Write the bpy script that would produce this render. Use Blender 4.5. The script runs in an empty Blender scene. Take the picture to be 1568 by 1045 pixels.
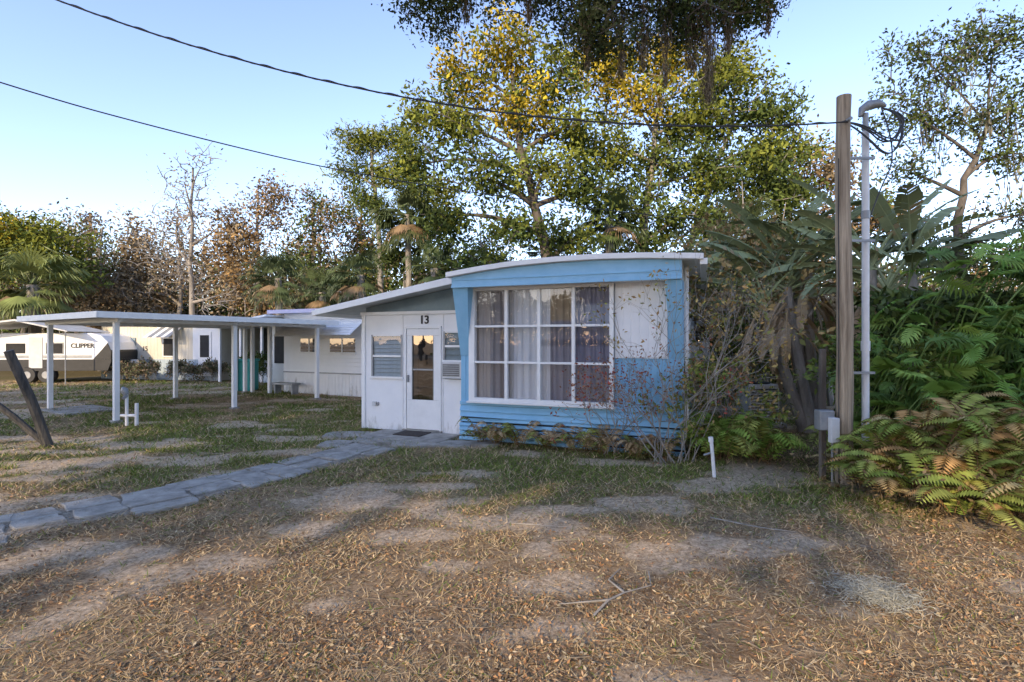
import bpy, math, random
import numpy as np
from mathutils import Vector, Matrix
random.seed(7); rng=np.random.default_rng(11)
scene=bpy.context.scene
# ---------------------------------------------------------------- world, sun, camera
SUN_EL=math.radians(22); SUN_AZ=math.radians(205)
w=bpy.data.worlds.new("World"); scene.world=w; w.use_nodes=True
nt=w.node_tree; nt.nodes.clear()
out=nt.nodes.new('ShaderNodeOutputWorld'); bg=nt.nodes.new('ShaderNodeBackground'); sky=nt.nodes.new('ShaderNodeTexSky')
sky.sky_type='NISHITA'; sky.sun_disc=False; sky.sun_elevation=SUN_EL; sky.sun_rotation=SUN_AZ
sky.air_density=1.0; sky.dust_density=0.3; sky.ozone_density=2.0
wb=nt.nodes.new('ShaderNodeVectorMath'); wb.operation='MULTIPLY'; wb.inputs[1].default_value=(3.05,2.65,2.75)
bg.inputs[1].default_value=0.15
nt.links.new(sky.outputs[0],wb.inputs[0]); nt.links.new(wb.outputs[0],bg.inputs[0]); nt.links.new(bg.outputs[0],out.inputs[0])
sl=bpy.data.lights.new("sun","SUN"); sl.energy=5.0; sl.angle=math.radians(0.7); sl.color=(1.0,0.78,0.50)
so=bpy.data.objects.new("sun",sl); scene.collection.objects.link(so)
tosun=Vector((math.sin(SUN_AZ)*math.cos(SUN_EL),math.cos(SUN_AZ)*math.cos(SUN_EL),math.sin(SUN_EL)))
so.rotation_euler=tosun.to_track_quat('Z','Y').to_euler(); so.location=(-10,-20,20)
cam=bpy.data.cameras.new("camera"); cam.lens=18; cam.sensor_width=36; cam.clip_end=2000; cam.clip_start=0.05
co=bpy.data.objects.new("camera",cam); scene.collection.objects.link(co)
co.location=(0,0,1.7); co.rotation_euler=(math.radians(90),0,0); scene.camera=co
scene.view_settings.view_transform='Standard'; scene.view_settings.look='None'; scene.view_settings.exposure=0

# ---------------------------------------------------------------- helpers
def fbm_noise(x,y,scale,seed=0,oct=4):
    r=np.random.default_rng(seed); tab=r.random((256,256)); res=0; amp=1; tot=0
    for o in range(oct):
        X=x/scale*(2**o)+17.3*o; Y=y/scale*(2**o)+5.1*o
        xi=np.floor(X).astype(int); yi=np.floor(Y).astype(int); fx=X-xi; fy=Y-yi
        fx=fx*fx*(3-2*fx); fy=fy*fy*(3-2*fy)
        a=tab[xi%256,yi%256]; b=tab[(xi+1)%256,yi%256]; c=tab[xi%256,(yi+1)%256]; d=tab[(xi+1)%256,(yi+1)%256]
        res=res+amp*((a*(1-fx)+b*fx)*(1-fy)+(c*(1-fx)+d*fx)*fy); tot+=amp; amp*=.5
    return res/tot
def sstep(a,b,x):
    t=np.clip((x-a)/(b-a),0,1); return t*t*(3-2*t)

class MB:
    def __init__(s): s.v=[];s.c=[];s.f={};s.n=0
    def add(s,v,f,col=(1,1,1),mat=0):
        v=np.asarray(v,float).reshape(-1,3); f=np.asarray(f,int)
        c=np.asarray(col,float)
        if c.ndim==1: c=np.tile(c,(len(v),1))
        s.v.append(v); s.c.append(c); s.f.setdefault((f.shape[1],mat),[]).append(f+s.n); s.n+=len(v)
    def build(s,name,mats,parent=None,smooth=False,smooth_mats=()):
        me=bpy.data.meshes.new(name); V=np.concatenate(s.v); C=np.concatenate(s.c)
        me.vertices.add(len(V)); me.vertices.foreach_set("co",V.astype(np.float32).ravel())
        li=[];ls=[];mi=[];st=0
        for (k,m),fl in s.f.items():
            F=np.concatenate(fl); li.append(F.ravel()); ls.append(st+np.arange(len(F))*k); st+=F.size; mi.append(np.full(len(F),m))
        li=np.concatenate(li);ls=np.concatenate(ls);mi=np.concatenate(mi)
        me.loops.add(len(li)); me.loops.foreach_set("vertex_index",li.astype(np.int32))
        me.polygons.add(len(ls)); me.polygons.foreach_set("loop_start",ls.astype(np.int32))
        me.polygons.foreach_set("material_index",mi.astype(np.int32))
        sm=np.isin(mi,list(smooth_mats)) if smooth_mats else np.full(len(mi),smooth)
        me.polygons.foreach_set("use_smooth",sm)
        me.update(calc_edges=True)
        a=me.color_attributes.new("Col",'FLOAT_COLOR','POINT')
        a.data.foreach_set("color",np.hstack([C,np.ones((len(C),1))]).astype(np.float32).ravel())
        for m in mats: me.materials.append(m)
        o=bpy.data.objects.new(name,me); scene.collection.objects.link(o)
        if parent: o.parent=parent
        return o
def unit(v): return v/np.maximum(np.linalg.norm(v,axis=-1,keepdims=True),1e-9)
def leaves(mb,c,L,ratio,col,mat=0,dirs=None,side=None):
    n=len(c); L=np.broadcast_to(L,(n,))[:,None]
    d=unit(rng.normal(size=(n,3))) if dirs is None else unit(dirs)
    s=rng.normal(size=(n,3)) if side is None else side
    s=unit(np.cross(d,s)); 
    V=np.stack([c-d*L/2,c+s*L*ratio/2,c+d*L/2,c-s*L*ratio/2],1).reshape(-1,3)
    F=np.arange(4*n).reshape(n,4)
    mb.add(V,F,np.repeat(np.broadcast_to(col,(n,3)),4,0),mat)
def tube(mb,pts,rad,col=(1,1,1),mat=0,n=7,cap=False):
    P=np.asarray(pts,float); R=np.broadcast_to(np.asarray(rad,float),(len(P),))
    T=unit(np.gradient(P,axis=0)); ref=np.array([0.31,0.87,0.1]) if abs(T[0][2])>.7 else np.array([0,0,1.])
    A=unit(np.cross(T,ref)); B=np.cross(T,A)
    a=np.arange(n)/n*2*math.pi
    V=P[:,None,:]+R[:,None,None]*(np.cos(a)[None,:,None]*A[:,None,:]+np.sin(a)[None,:,None]*B[:,None,:])
    m=len(P); i=np.arange(m-1)[:,None]*n; j=np.arange(n)[None,:]; k=(j+1)%n
    F=np.stack([i+j,i+k,i+n+k,i+n+j],-1).reshape(-1,4)
    mb.add(V.reshape(-1,3),F,col,mat)
    if cap:
        mb.add(V[-1],[list(range(n))],col,mat); mb.add(V[0],[list(range(n))[::-1]],col,mat)
def bez(a,b,up=0.3,n=6,j=0.05):
    a=np.array(a,float);b=np.array(b,float); t=np.linspace(0,1,n)[:,None]; D=np.linalg.norm(b-a)
    m=(a+b)/2+np.array([0,0,up*D])+rng.normal(size=3)*j*D
    return (1-t)**2*a+2*t*(1-t)*m+t*t*b

# ---------------------------------------------------------------- materials
def mat_base(name):
    m=bpy.data.materials.new(name); m.use_nodes=True; n=m.node_tree; n.nodes.clear()
    o=n.nodes.new('ShaderNodeOutputMaterial'); return m,n,o
def N(n,t,**k):
    x=n.nodes.new(t)
    for a,b in k.items(): setattr(x,a,b)
    return x
def surf(name,c1,c2,scale=3,rough=.6,bump=.0,bscale=40,stain=None,metal=0,stretch=(1,1,1),coord='Object',lo=.35,hi=.7):
    m,n,o=mat_base(name); p=N(n,'ShaderNodeBsdfPrincipled'); p.inputs['Roughness'].default_value=rough; p.inputs['Metallic'].default_value=metal
    tc=N(n,'ShaderNodeTexCoord'); mp=N(n,'ShaderNodeMapping'); mp.inputs['Scale'].default_value=stretch
    n.links.new(tc.outputs[coord],mp.inputs[0])
    no=N(n,'ShaderNodeTexNoise'); no.inputs['Scale'].default_value=scale; no.inputs['Detail'].default_value=6; no.inputs['Roughness'].default_value=.65
    n.links.new(mp.outputs[0],no.inputs[0])
    r=N(n,'ShaderNodeValToRGB'); r.color_ramp.elements[0].position=lo; r.color_ramp.elements[1].position=hi
    r.color_ramp.elements[0].color=(*c1,1); r.color_ramp.elements[1].color=(*c2,1)
    n.links.new(no.outputs[0],r.inputs[0]); cout=r.outputs[0]
    if stain:
        no3=N(n,'ShaderNodeTexNoise'); no3.inputs['Scale'].default_value=stain[1]; no3.inputs['Detail'].default_value=8; no3.inputs['Roughness'].default_value=.75
        mp3=N(n,'ShaderNodeMapping'); mp3.inputs['Scale'].default_value=(1,1,.25); n.links.new(tc.outputs[coord],mp3.inputs[0]); n.links.new(mp3.outputs[0],no3.inputs[0])
        r3=N(n,'ShaderNodeValToRGB'); r3.color_ramp.elements[0].position=stain[2]; r3.color_ramp.elements[1].position=stain[2]+.18
        sp=N(n,'ShaderNodeSeparateXYZ'); n.links.new(tc.outputs['Object'],sp.inputs[0])
        mr=N(n,'ShaderNodeMapRange'); mr.inputs[1].default_value=0; mr.inputs[2].default_value=.7; mr.inputs[3].default_value=stain[3]; mr.inputs[4].default_value=0
        n.links.new(sp.outputs[2],mr.inputs[0])
        ad=N(n,'ShaderNodeMath',operation='ADD'); n.links.new(no3.outputs[0],ad.inputs[0]); n.links.new(mr.outputs[0],ad.inputs[1]); n.links.new(ad.outputs[0],r3.inputs[0])
        mx=N(n,'ShaderNodeMixRGB'); mx.inputs[2].default_value=(*stain[0],1); n.links.new(r3.outputs[0],mx.inputs[0]); n.links.new(cout,mx.inputs[1]); cout=mx.outputs[0]
    n.links.new(cout,p.inputs['Base Color'])
    if bump:
        no2=N(n,'ShaderNodeTexNoise'); no2.inputs['Scale'].default_value=bscale; no2.inputs['Detail'].default_value=5; n.links.new(mp.outputs[0],no2.inputs[0])
        b=N(n,'ShaderNodeBump'); b.inputs['Strength'].default_value=bump; b.inputs['Distance'].default_value=.02; n.links.new(no2.outputs[0],b.inputs['Height']); n.links.new(b.outputs[0],p.inputs['Normal'])
    n.links.new(p.outputs[0],o.inputs[0]); return m
def leafmat(name,trans=.3,rough=.5,mul=1.0,gloss=.0):
    m,n,o=mat_base(name); a=N(n,'ShaderNodeAttribute'); a.attribute_name='Col'
    d=N(n,'ShaderNodeBsdfDiffuse'); n.links.new(a.outputs[0],d.inputs[0]); last=d
    if trans:
        t=N(n,'ShaderNodeBsdfTranslucent'); mx=N(n,'ShaderNodeMixShader'); mx.inputs[0].default_value=trans
        n.links.new(a.outputs[0],t.inputs[0]); n.links.new(d.outputs[0],mx.inputs[1]); n.links.new(t.outputs[0],mx.inputs[2]); last=mx
    if gloss:
        g=N(n,'ShaderNodeBsdfGlossy'); g.inputs['Roughness'].default_value=rough; m2=N(n,'ShaderNodeMixShader'); m2.inputs[0].default_value=gloss
        n.links.new(last.outputs[0],m2.inputs[1]); n.links.new(g.outputs[0],m2.inputs[2]); last=m2
    n.links.new(last.outputs[0],o.inputs[0]); return m
def glassmat(name,base=.12,tint=(.85,.9,.9)):
    # thin sheet glass: reflectance rises towards grazing, the same from both sides
    m,n,o=mat_base(name); t=N(n,'ShaderNodeBsdfTransparent'); t.inputs[0].default_value=(*tint,1); g=N(n,'ShaderNodeBsdfGlossy'); g.inputs['Roughness'].default_value=.015
    ge=N(n,'ShaderNodeNewGeometry'); dt=N(n,'ShaderNodeVectorMath',operation='DOT_PRODUCT'); n.links.new(ge.outputs['Normal'],dt.inputs[0]); n.links.new(ge.outputs['Incoming'],dt.inputs[1])
    ab=N(n,'ShaderNodeMath',operation='ABSOLUTE'); n.links.new(dt.outputs['Value'],ab.inputs[0]); su=N(n,'ShaderNodeMath',operation='SUBTRACT'); su.inputs[0].default_value=1; n.links.new(ab.outputs[0],su.inputs[1])
    pw_=N(n,'ShaderNodeMath',operation='POWER'); pw_.inputs[1].default_value=5; n.links.new(su.outputs[0],pw_.inputs[0])
    ad=N(n,'ShaderNodeMath',operation='MULTIPLY_ADD'); ad.inputs[1].default_value=.9; ad.inputs[2].default_value=base; ad.use_clamp=True; n.links.new(pw_.outputs[0],ad.inputs[0])
    no=N(n,'ShaderNodeTexNoise'); no.inputs['Scale'].default_value=2.5; b=N(n,'ShaderNodeBump'); b.inputs['Strength'].default_value=.08; b.inputs['Distance'].default_value=.03
    tc=N(n,'ShaderNodeTexCoord'); n.links.new(tc.outputs['Object'],no.inputs[0]); n.links.new(no.outputs[0],b.inputs['Height']); n.links.new(b.outputs[0],g.inputs['Normal'])
    mx=N(n,'ShaderNodeMixShader'); n.links.new(ad.outputs[0],mx.inputs[0]); n.links.new(t.outputs[0],mx.inputs[1]); n.links.new(g.outputs[0],mx.inputs[2])
    n.links.new(mx.outputs[0],o.inputs[0]); return m
M={}
M['leaf']=leafmat('foliage',0)
M['gloss_leaf']=leafmat('waxy_leaf',0,.45,gloss=.04)
M['litter']=leafmat('dry_leaves',0)
M['moss']=leafmat('spanish_moss',0)
M['cloth']=leafmat('curtain_cloth',.2,.8)
M['bark']=surf('bark',(.07,.06,.05),(.20,.17,.14),4,.9,.8,18,stretch=(1,1,.25))
M['palebark']=surf('pale_bark',(.20,.18,.15),(.42,.38,.33),5,.9,.6,20,stretch=(1,1,.3))
M['pole']=surf('weathered_wood',(.22,.165,.11),(.56,.45,.32),5,.85,.7,30,stretch=(6,6,.25))
M['darkwood']=surf('dark_wood',(.03,.03,.03),(.12,.11,.10),6,.8,.4,30,stretch=(3,3,.4))
M['white']=surf('white_paint',(.80,.81,.82),(.88,.88,.88),2,.45,.05,30,stain=((.30,.29,.25),3,.66,.19))
M['whitetrim']=surf('white_trim',(.79,.79,.78),(.88,.88,.87),4,.4,.03,50)
M['roof']=surf('roof_white',(.5,.5,.49),(.74,.74,.72),2.5,.6,.1,20)
M['blue']=surf('blue_paint',(.20,.45,.66),(.27,.54,.76),2,.5,.08,30,stain=((.12,.22,.28),4,.70,.12))
M['bluetrim']=surf('blue_trim',(.21,.46,.66),(.29,.54,.74),3,.45,.06,40)
M['greyblue']=surf('grey_blue_panel',(.22,.30,.33),(.30,.38,.40),3,.6,.05,30)
M['dark']=surf('dark_interior',(.015,.015,.017),(.03,.03,.03),3,.8)
M['black']=surf('black_rubber',(.015,.015,.015),(.03,.03,.03),3,.6)
M['grey']=surf('grey_metal',(.25,.26,.27),(.36,.37,.38),6,.45,.05,60,metal=.3)
M['pvc']=surf('pvc',(.68,.69,.70),(.82,.82,.82),5,.35)
M['concrete']=surf('concrete',(.23,.215,.19),(.47,.44,.39),4,.9,.6,60,coord='Object',stain=((.16,.15,.10),6,.56,.0))
M['cream']=surf('cream_paint',(.62,.58,.48),(.72,.68,.58),2,.6,.05,30)
M['paleblue']=surf('pale_blue_paint',(.36,.45,.52),(.45,.53,.58),2,.6)
M['teal']=surf('teal',(.02,.28,.27),(.03,.35,.33),2,.6)
M['purple']=surf('lilac_trim',(.50,.46,.62),(.58,.55,.68),3,.5)
M['cable']=surf('cable',(.02,.02,.022),(.05,.05,.05),9,.5)
M['glass']=glassmat('window_glass',.07,(.95,.96,.96))
M['darkglass']=glassmat('dark_glass',.22,(.35,.38,.38))
M['screen']=surf('insect_screen',(.05,.055,.055),(.09,.09,.09),9,.7)
M['jal']=surf('jalousie_glass',(.20,.25,.27),(.32,.38,.40),5,.12)
M['wallint']=surf('interior_wall',(.3,.27,.22),(.36,.33,.28),3,.8)
M['acwhite']=surf('appliance',(.55,.56,.56),(.66,.66,.66),5,.5)
M['doormat']=surf('doormat',(.03,.025,.02),(.08,.06,.05),30,.95,.8,90)

def empty(name,loc=(0,0,0),rz=0):
    e=bpy.data.objects.new(name,None); e.location=loc; e.rotation_euler=(0,0,rz); scene.collection.objects.link(e); e.empty_display_size=.3; return e
def box(name,x0,x1,y0,y1,z0,z1,mat,parent=None,bev=.004,rot=None,colr=None):
    cx,cy,cz=(x0+x1)/2,(y0+y1)/2,(z0+z1)/2; hx,hy,hz=(x1-x0)/2,(y1-y0)/2,(z1-z0)/2
    me=bpy.data.meshes.new(name)
    vs=[(sx*hx,sy*hy,sz*hz) for sx in(-1,1) for sy in(-1,1) for sz in(-1,1)]
    if rot is None: vs=[(a+cx,b+cy,c+cz) for a,b,c in vs]
    me.from_pydata(vs,[],[(0,1,3,2),(4,6,7,5),(0,4,5,1),(2,3,7,6),(0,2,6,4),(1,5,7,3)]); me.materials.append(M[mat] if isinstance(mat,str) else mat)
    o=bpy.data.objects.new(name,me); scene.collection.objects.link(o)
    if rot is not None: o.location=(cx,cy,cz); o.rotation_euler=rot
    if parent: o.parent=parent
    if bev and min(hx,hy,hz)*2>bev*2.5:
        b=o.modifiers.new('b','BEVEL'); b.width=bev; b.segments=2
    return o
def sheet(name,x0,x1,y,z0,z1,mat,parent,tilt=0):
    me=bpy.data.meshes.new(name); me.from_pydata([(x0,y,z0),(x1,y+tilt,z0),(x1,y+tilt,z1),(x0,y,z1)],[],[(0,1,2,3)]); me.materials.append(M[mat]); o=bpy.data.objects.new(name,me); scene.collection.objects.link(o); o.parent=parent; return o
def cyl(name,p0,p1,r,mat,parent=None,n=16,r1=None):
    mb=MB(); tube(mb,[p0,(np.array(p0)+np.array(p1))/2,p1],[r,(r+(r1 or r))/2,r1 or r],n=n,cap=True); return mb.build(name,[M[mat]],parent)
def ribbed(name,a0,a1,b0,b1,plane,mat,parent,period=.1,groove=.012,depth=.008,along='x',vertical=True,wob=0,bbend=0):
    A=[];g0,g1=(a0,a1) if vertical else (b0,b1); u=g0
    prof=[]
    while u<g1-1e-6:
        e=min(u+period,g1)
        if vertical: prof+= [(u,0),(max(u,e-groove*2),0),(max(u,e-groove*1.5),depth),(max(u,e-groove*.5),depth)]
        else: prof+= [(u,-depth*1.6),(e-.012,0),(e-.002,0)]
        u=e
    prof.append((g1,0)); n=len(prof)
    m=2 if vertical else 24; other=np.linspace(*( (b0,b1) if vertical else (a0,a1)),m)
    V=[]
    for i,(u,d) in enumerate(prof):
        for q in other:
            dd=d+(wob*math.sin(q*2.3+u*9)*1.0+wob*.6*math.sin(q*7+u*23)); zz=wob*.8*math.sin(q*1.7+u*5)
            a,b=(u,q) if vertical else (q,u+zz)
            V.append((a,plane+dd,b) if along=='x' else (plane-dd,a,b))
    F=[(i*m+j,i*m+j+1,(i+1)*m+j+1,(i+1)*m+j) for i in range(n-1) for j in range(m-1)]
    mb=MB(); mb.add(V,F); return mb.build(name,[M[mat]],parent)
def prism(name,poly,axis,a0,a1,mat,parent,bev=.004):
    n=len(poly); V=[]
    for a in(a0,a1):
        for p in poly: V.append((p[0],a,p[1]) if axis=='y' else (a,p[0],p[1]))
    F=[tuple(range(n)),tuple(range(2*n-1,n-1,-1))]+[(i,(i+1)%n,n+(i+1)%n,n+i) for i in range(n)]
    me=bpy.data.meshes.new(name); me.from_pydata(V,[],F); me.materials.append(M[mat])
    import bmesh
    bm=bmesh.new(); bm.from_mesh(me); bmesh.ops.recalc_face_normals(bm,faces=bm.faces); bm.to_mesh(me); bm.free()
    o=bpy.data.objects.new(name,me); scene.collection.objects.link(o); o.parent=parent
    if bev: b=o.modifiers.new('b','BEVEL'); b.width=bev; b.segments=1; b.limit_method='ANGLE'
    return o
def text(name,s,loc,size,mat,parent,rot=(math.pi/2,0,0),ext=.004,bold=.0):
    c=bpy.data.curves.new(name,'FONT'); c.body=s; c.size=size; c.extrude=ext; c.align_x='CENTER'; c.align_y='CENTER'; c.offset=bold
    c.materials.append(M[mat]); o=bpy.data.objects.new(name,c); o.location=loc; o.rotation_euler=rot; scene.collection.objects.link(o); o.parent=parent; return o

# ================================================================= MAIN HOUSE
HR=-math.radians(20.55); HO=(-.885,8.9,0)
H=empty('mobile_home',HO,HR)
u=np.array([math.cos(HR),math.sin(HR)]); v=np.array([-math.sin(HR),math.cos(HR)])
def to_local(x,y): dx=x-HO[0];dy=y-HO[1]; return dx*u[0]+dy*u[1],dx*v[0]+dy*v[1]
W=3.66; LEN=13
def arc(s): return float(np.interp(s,[-.06,.5,1.1,1.83,2.5,3.2,3.95],[2.83,2.90,2.955,2.985,2.99,2.965,2.91]))
wx0,wx1,wz0,wz1=.30,2.62,.70,2.60
ribbed('front_wall_left',0,.22,.66,2.6,0,'blue',H,.11)
ribbed('front_wall_lower_right',2.66,W,.66,1.45,0,'blue',H,.11)
ribbed('front_wall_white_panel',2.66,3.44,1.453,2.6,-.012,'white',H,.13,depth=.005)
ribbed('front_wall_upper_right',3.44,W,1.45,2.6,0,'blue',H,.11)
box('panel_sill',2.66,3.45,-.02,.01,1.435,1.45,'whitetrim',H,.002)
box('belt_rail',-.01,W+.01,-.035,.05,.60,.665,'bluetrim',H,.01)
ribbed('front_skirt_upper',0,W,.40,.60,-.012,'blue',H,.10,vertical=False,wob=.008,depth=.02)
box('skirt_gap_dark',0,W,.06,.07,-.02,.6,'dark',H,0)  # near-black sheet: shade behind the slat gaps put in as colour
mb=MB()
for i in range(5):
    z0=-.01+i*.082; xs=np.linspace(-.02,W+.02,40); wob=.014*np.sin(xs*2.1+i*2)+.01*np.sin(xs*6.3+i*4.1); wz=.012*np.sin(xs*1.5+i*1.3)
    rows_=[(-.012,0.0),(-.022,.012),(-.016,.040),(.0,.062),(.012,.064)]
    V=[];m_=len(xs)
    for (dy,dz) in rows_: V+= [(a,dy+b-.012*(4-i)*.3,z0+dz+c) for a,b,c in zip(xs,wob,wz)]
    mb.add(V,[(r*m_+j,r*m_+j+1,(r+1)*m_+j+1,(r+1)*m_+j) for r in range(len(rows_)-1) for j in range(m_-1)])
mb.build('front_skirt_slats',[M['blue']],H)
box('window_frame_left',.19,.30,-.10,.0,wz0-.02,wz1,'whitetrim',H,.005)
box('window_frame_right',2.585,2.65,-.10,.0,wz0-.02,wz1,'whitetrim',H,.005)
box('window_frame_top',.30,2.585,-.10,.0,wz1-.05,wz1,'whitetrim',H,.005)
box('window_frame_sill',.16,2.68,-.13,.0,wz0-.05,wz0-.021,'whitetrim',H,.005)
box('window_frame_bottom',.30,2.585,-.10,.0,wz0-.02,wz0+.04,'whitetrim',H,.005)
cols=np.linspace(.30,2.585,5); rows=np.linspace(wz0+.04,wz1-.05,4)
for i in range(1,4): box('mullion_%d'%i,cols[i]-.027,cols[i]+.027,-.098,-.03,rows[0],rows[-1],'whitetrim',H,.004)
for j in range(1,3):
    for i in range(4): box('glazing_bar_%d_%d'%(i,j),cols[i]+(.027 if i else 0),cols[i+1]-(.027 if i<3 else 0),-.093,-.035,rows[j]-.018,rows[j]+.018,'whitetrim',H,.003)
for i in range(4):
    for j in range(3): sheet('pane_%d_%d'%(i,j),cols[i]+.02,cols[i+1]-.02,-.06,rows[j]+.01,rows[j+1]-.01,'glass',H,random.uniform(-.004,.004))
def curtain(name,x0,x1,z0,z1,y,colf,amp=.024,fr=44):
    xs=np.linspace(x0,x1,260); zs=np.linspace(z0,z1,40); X,Z=np.meshgrid(xs,zs); t=(Z-z0)/(z1-z0)
    Y=y+amp*(.6+.5*(1-t))*np.sin(X*fr+1.6*np.sin(X*7)+.5*t)+.008*np.sin(X*111+2*np.sin(X*13))+.015*(fbm_noise(X,Z,.4,61)-.5)
    C=np.array([colf(a,b) for a,b in zip(X.ravel(),Z.ravel())]); n=len(xs); F=[(j*n+i,j*n+i+1,(j+1)*n+i+1,(j+1)*n+i) for j in range(len(zs)-1) for i in range(n-1)]
    mb=MB(); mb.add(np.stack([X.ravel(),Y.ravel(),Z.ravel()],1),F,C); return mb.build(name,[M['cloth']],H,smooth=True)
def cc(x,z):
    i=int(np.clip(np.searchsorted(cols,x)-1,0,3)); base=[(.32,.30,.31),(.78,.78,.80),(.32,.30,.34),(.26,.25,.32)][i]
    if i==2 and z>2.05: base=(.42,.33,.23)
    if i==2 and x<cols[2]+.16: base=(.78,.77,.78)
    if i==1 and x<cols[1]+.10: base=(.55,.53,.53)
    if i==3 and 1.95<z<2.28: base=(.42,.45,.55)
    if i in(2,3) and 1.60<z<1.72: base=tuple(b*.7 for b in base)
    if i==0 and x<cols[0]+.25: base=(.52,.47,.44)
    return base
curtain('curtain',.22,2.7,.62,2.62,.03,cc)
box('interior_back',.05,W-.05,2.2,2.22,.5,2.7,'wallint',H,0)
def fin(name,xa0,xa1,xb0,xb1):
    V=[(xa0,-.33,2.6),(xa1,-.33,2.6),(xb1,-.015,1.45),(xb0,-.015,1.45),(xa0,-.004,2.6),(xa1,-.004,2.6),(xb1,.0,1.45),(xb0,.0,1.45)]
    me=bpy.data.meshes.new(name); me.from_pydata(V,[],[(0,1,2,3),(5,4,7,6),(0,3,7,4),(1,5,6,2),(0,4,5,1),(3,2,6,7)]); me.materials.append(M['bluetrim'])
    o=bpy.data.objects.new(name,me); scene.collection.objects.link(o); o.parent=H
fin('fin_left',0,.28,.0,.16); fin('fin_right',3.42,W,3.5,W)
ss=np.linspace(0,W,16)
prism('blue_fascia',[(s,2.6) for s in (0,W)]+[(s,arc(s)-.07) for s in ss[::-1]],'y',-.36,-.33,'bluetrim',H,.003)
box('fascia_lip',-.004,W+.004,-.375,-.35,2.585,2.615,'bluetrim',H,.003)
box('fascia_seam',.01,W-.01,-.372,-.3605,2.705,2.725,'blue',H,0)
box('soffit',0.003,W,-.328,0,2.602,2.62,'whitetrim',H,0)
prism('end_wall_top',[(s,2.6) for s in (0,W)]+[(s,arc(s)-.09) for s in ss[::-1]],'y',-.002,.03,'white',H,0)
prism('fascia_end_left',[(-.33,2.6),(0,2.6),(0,arc(0)-.08),(-.33,arc(0)-.08)],'x',.002,.03,'bluetrim',H,0)
prism('fascia_end_right',[(-.33,2.6),(0,2.6),(0,arc(W)-.08),(-.33,arc(W)-.08)],'x',W-.03,W,'whitetrim',H,0)
rs=np.linspace(-.07,3.95,24)
prism('roof',[(s,arc(s)-.075) for s in rs]+[(s,arc(s)) for s in rs[::-1]],'y',-.42,LEN+.2,'roof',H,.01)
prism('roof_edge',[(s,arc(s)-.068) for s in rs]+[(s,arc(s)+.012) for s in rs[::-1]],'y',-.445,-.421,'whitetrim',H,.003)
box('eave_gutter',3.90,4.0,-.40,LEN,2.77,2.86,'whitetrim',H,.01)
box('downpipe',3.69,3.74,.05,.11,.3,2.8,'whitetrim',H,.008)
ribbed('side_wall_right',0,LEN,.5,2.9,W,'white',H,.2,along='y',depth=.008)
ribbed('side_skirt_right',0,LEN,-.02,.5,W-.01,'blue',H,.1,along='y',vertical=True)
ribbed('side_wall_left',0,LEN,0,2.84,0,'white',H,.2,along='y',depth=-.004)
box('rear_wall',0,W,LEN-.05,LEN,0,2.85,'white',H,0)
box('corner_trim',W-.012,W+.012,-.012,.03,.66,2.6,'bluetrim',H,.003)
for k,yy in enumerate((2.6,5.6,8.8)):
    box('side_window_%d'%k,W+.005,W+.03,yy,yy+1.1,1.25,2.05,'darkglass',H,0)
    box('side_window_backing_%d'%k,W+.001,W+.004,yy,yy+1.1,1.25,2.05,'dark',H,0)
    box('side_window_frame_%d'%k,W+.0,W+.045,yy-.04,yy,1.2,2.1,'whitetrim',H,.003)
    V=[(W+.0,2.35),(W+.42,2.02),(W+.43,2.04),(W+.01,2.38)]
    prism('window_awning_%d'%k,V,'y',yy-.1,yy+1.2,'acwhite',H,.002)
box('window_air_conditioner',W+.02,W+.42,4.4,5.0,1.28,1.68,'acwhite',H,.01)
X0=-2.29; py=.35; TH=.06
def pw(n,x0,x1,z0,z1,m='white'): return box(n,x0,x1,py,py+TH,z0,z1,m,H,0)
pw('porch_wall_a',X0,-2.10,0,2.22); pw('porch_wall_b',-2.10,-1.40,0,1.0); pw('porch_wall_c',-2.10,-1.40,1.82,2.22)
pw('porch_wall_d',-1.40,-1.35,0,2.22); pw('porch_wall_e',-1.35,-.57,1.97,2.22); pw('porch_wall_f',-.57,-.53,0,2.22)
pw('porch_wall_g',-.53,-.08,0,1.0); pw('porch_wall_h',-.53,-.08,1.88,2.22); pw('porch_wall_i',-.08,-.0,0,2.22)
box('porch_corner_post',X0-.03,X0+.05,py-.03,py+.05,0,2.26,'whitetrim',H,.006)
box('porch_seam',-.545,-.53,py-.012,py,0,2.2,'whitetrim',H,.002)
box('porch_seam_2',-1.405,-1.39,py-.012,py,0,2.2,'whitetrim',H,.002)
box('porch_header',X0-.05,-.005,py-.05,py+.08,2.20,2.26,'whitetrim',H,.005)
dx0,dx1=-1.35,-.57
box('door_frame_left',dx0,dx0+.04,py-.03,py+.02,0.02,1.97,'whitetrim',H,.004)
box('door_frame_right',dx1-.04,dx1,py-.03,py+.02,0.02,1.97,'whitetrim',H,.004)
box('door_frame_top',dx0,dx1,py-.032,py+.02,1.93,1.975,'whitetrim',H,.004)
box('door_lower',dx0+.045,dx1-.045,py-.015,py+.025,.05,.60,'whitetrim',H,.004)
box('door_upper',dx0+.045,dx1-.045,py-.015,py+.025,1.80,1.925,'whitetrim',H,.004)
box('door_stile_l',dx0+.045,dx0+.16,py-.015,py+.025,.602,1.798,'whitetrim',H,.004)
box('door_stile_r',dx1-.16,dx1-.045,py-.015,py+.025,.602,1.798,'whitetrim',H,.004)
box('door_rail_mid',dx0+.16,dx1-.16,py-.012,py+.022,1.15,1.18,'grey',H,.003)
sheet('door_glass',dx0+.15,dx1-.15,py+.005,.60,1.80,'darkglass',H)
box('door_glass_trim_l',dx0+.158,dx0+.17,py-.018,py-.004,.602,1.798,'grey',H,0)
box('door_glass_trim_r',dx1-.17,dx1-.158,py-.018,py-.004,.602,1.798,'grey',H,0)
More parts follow.
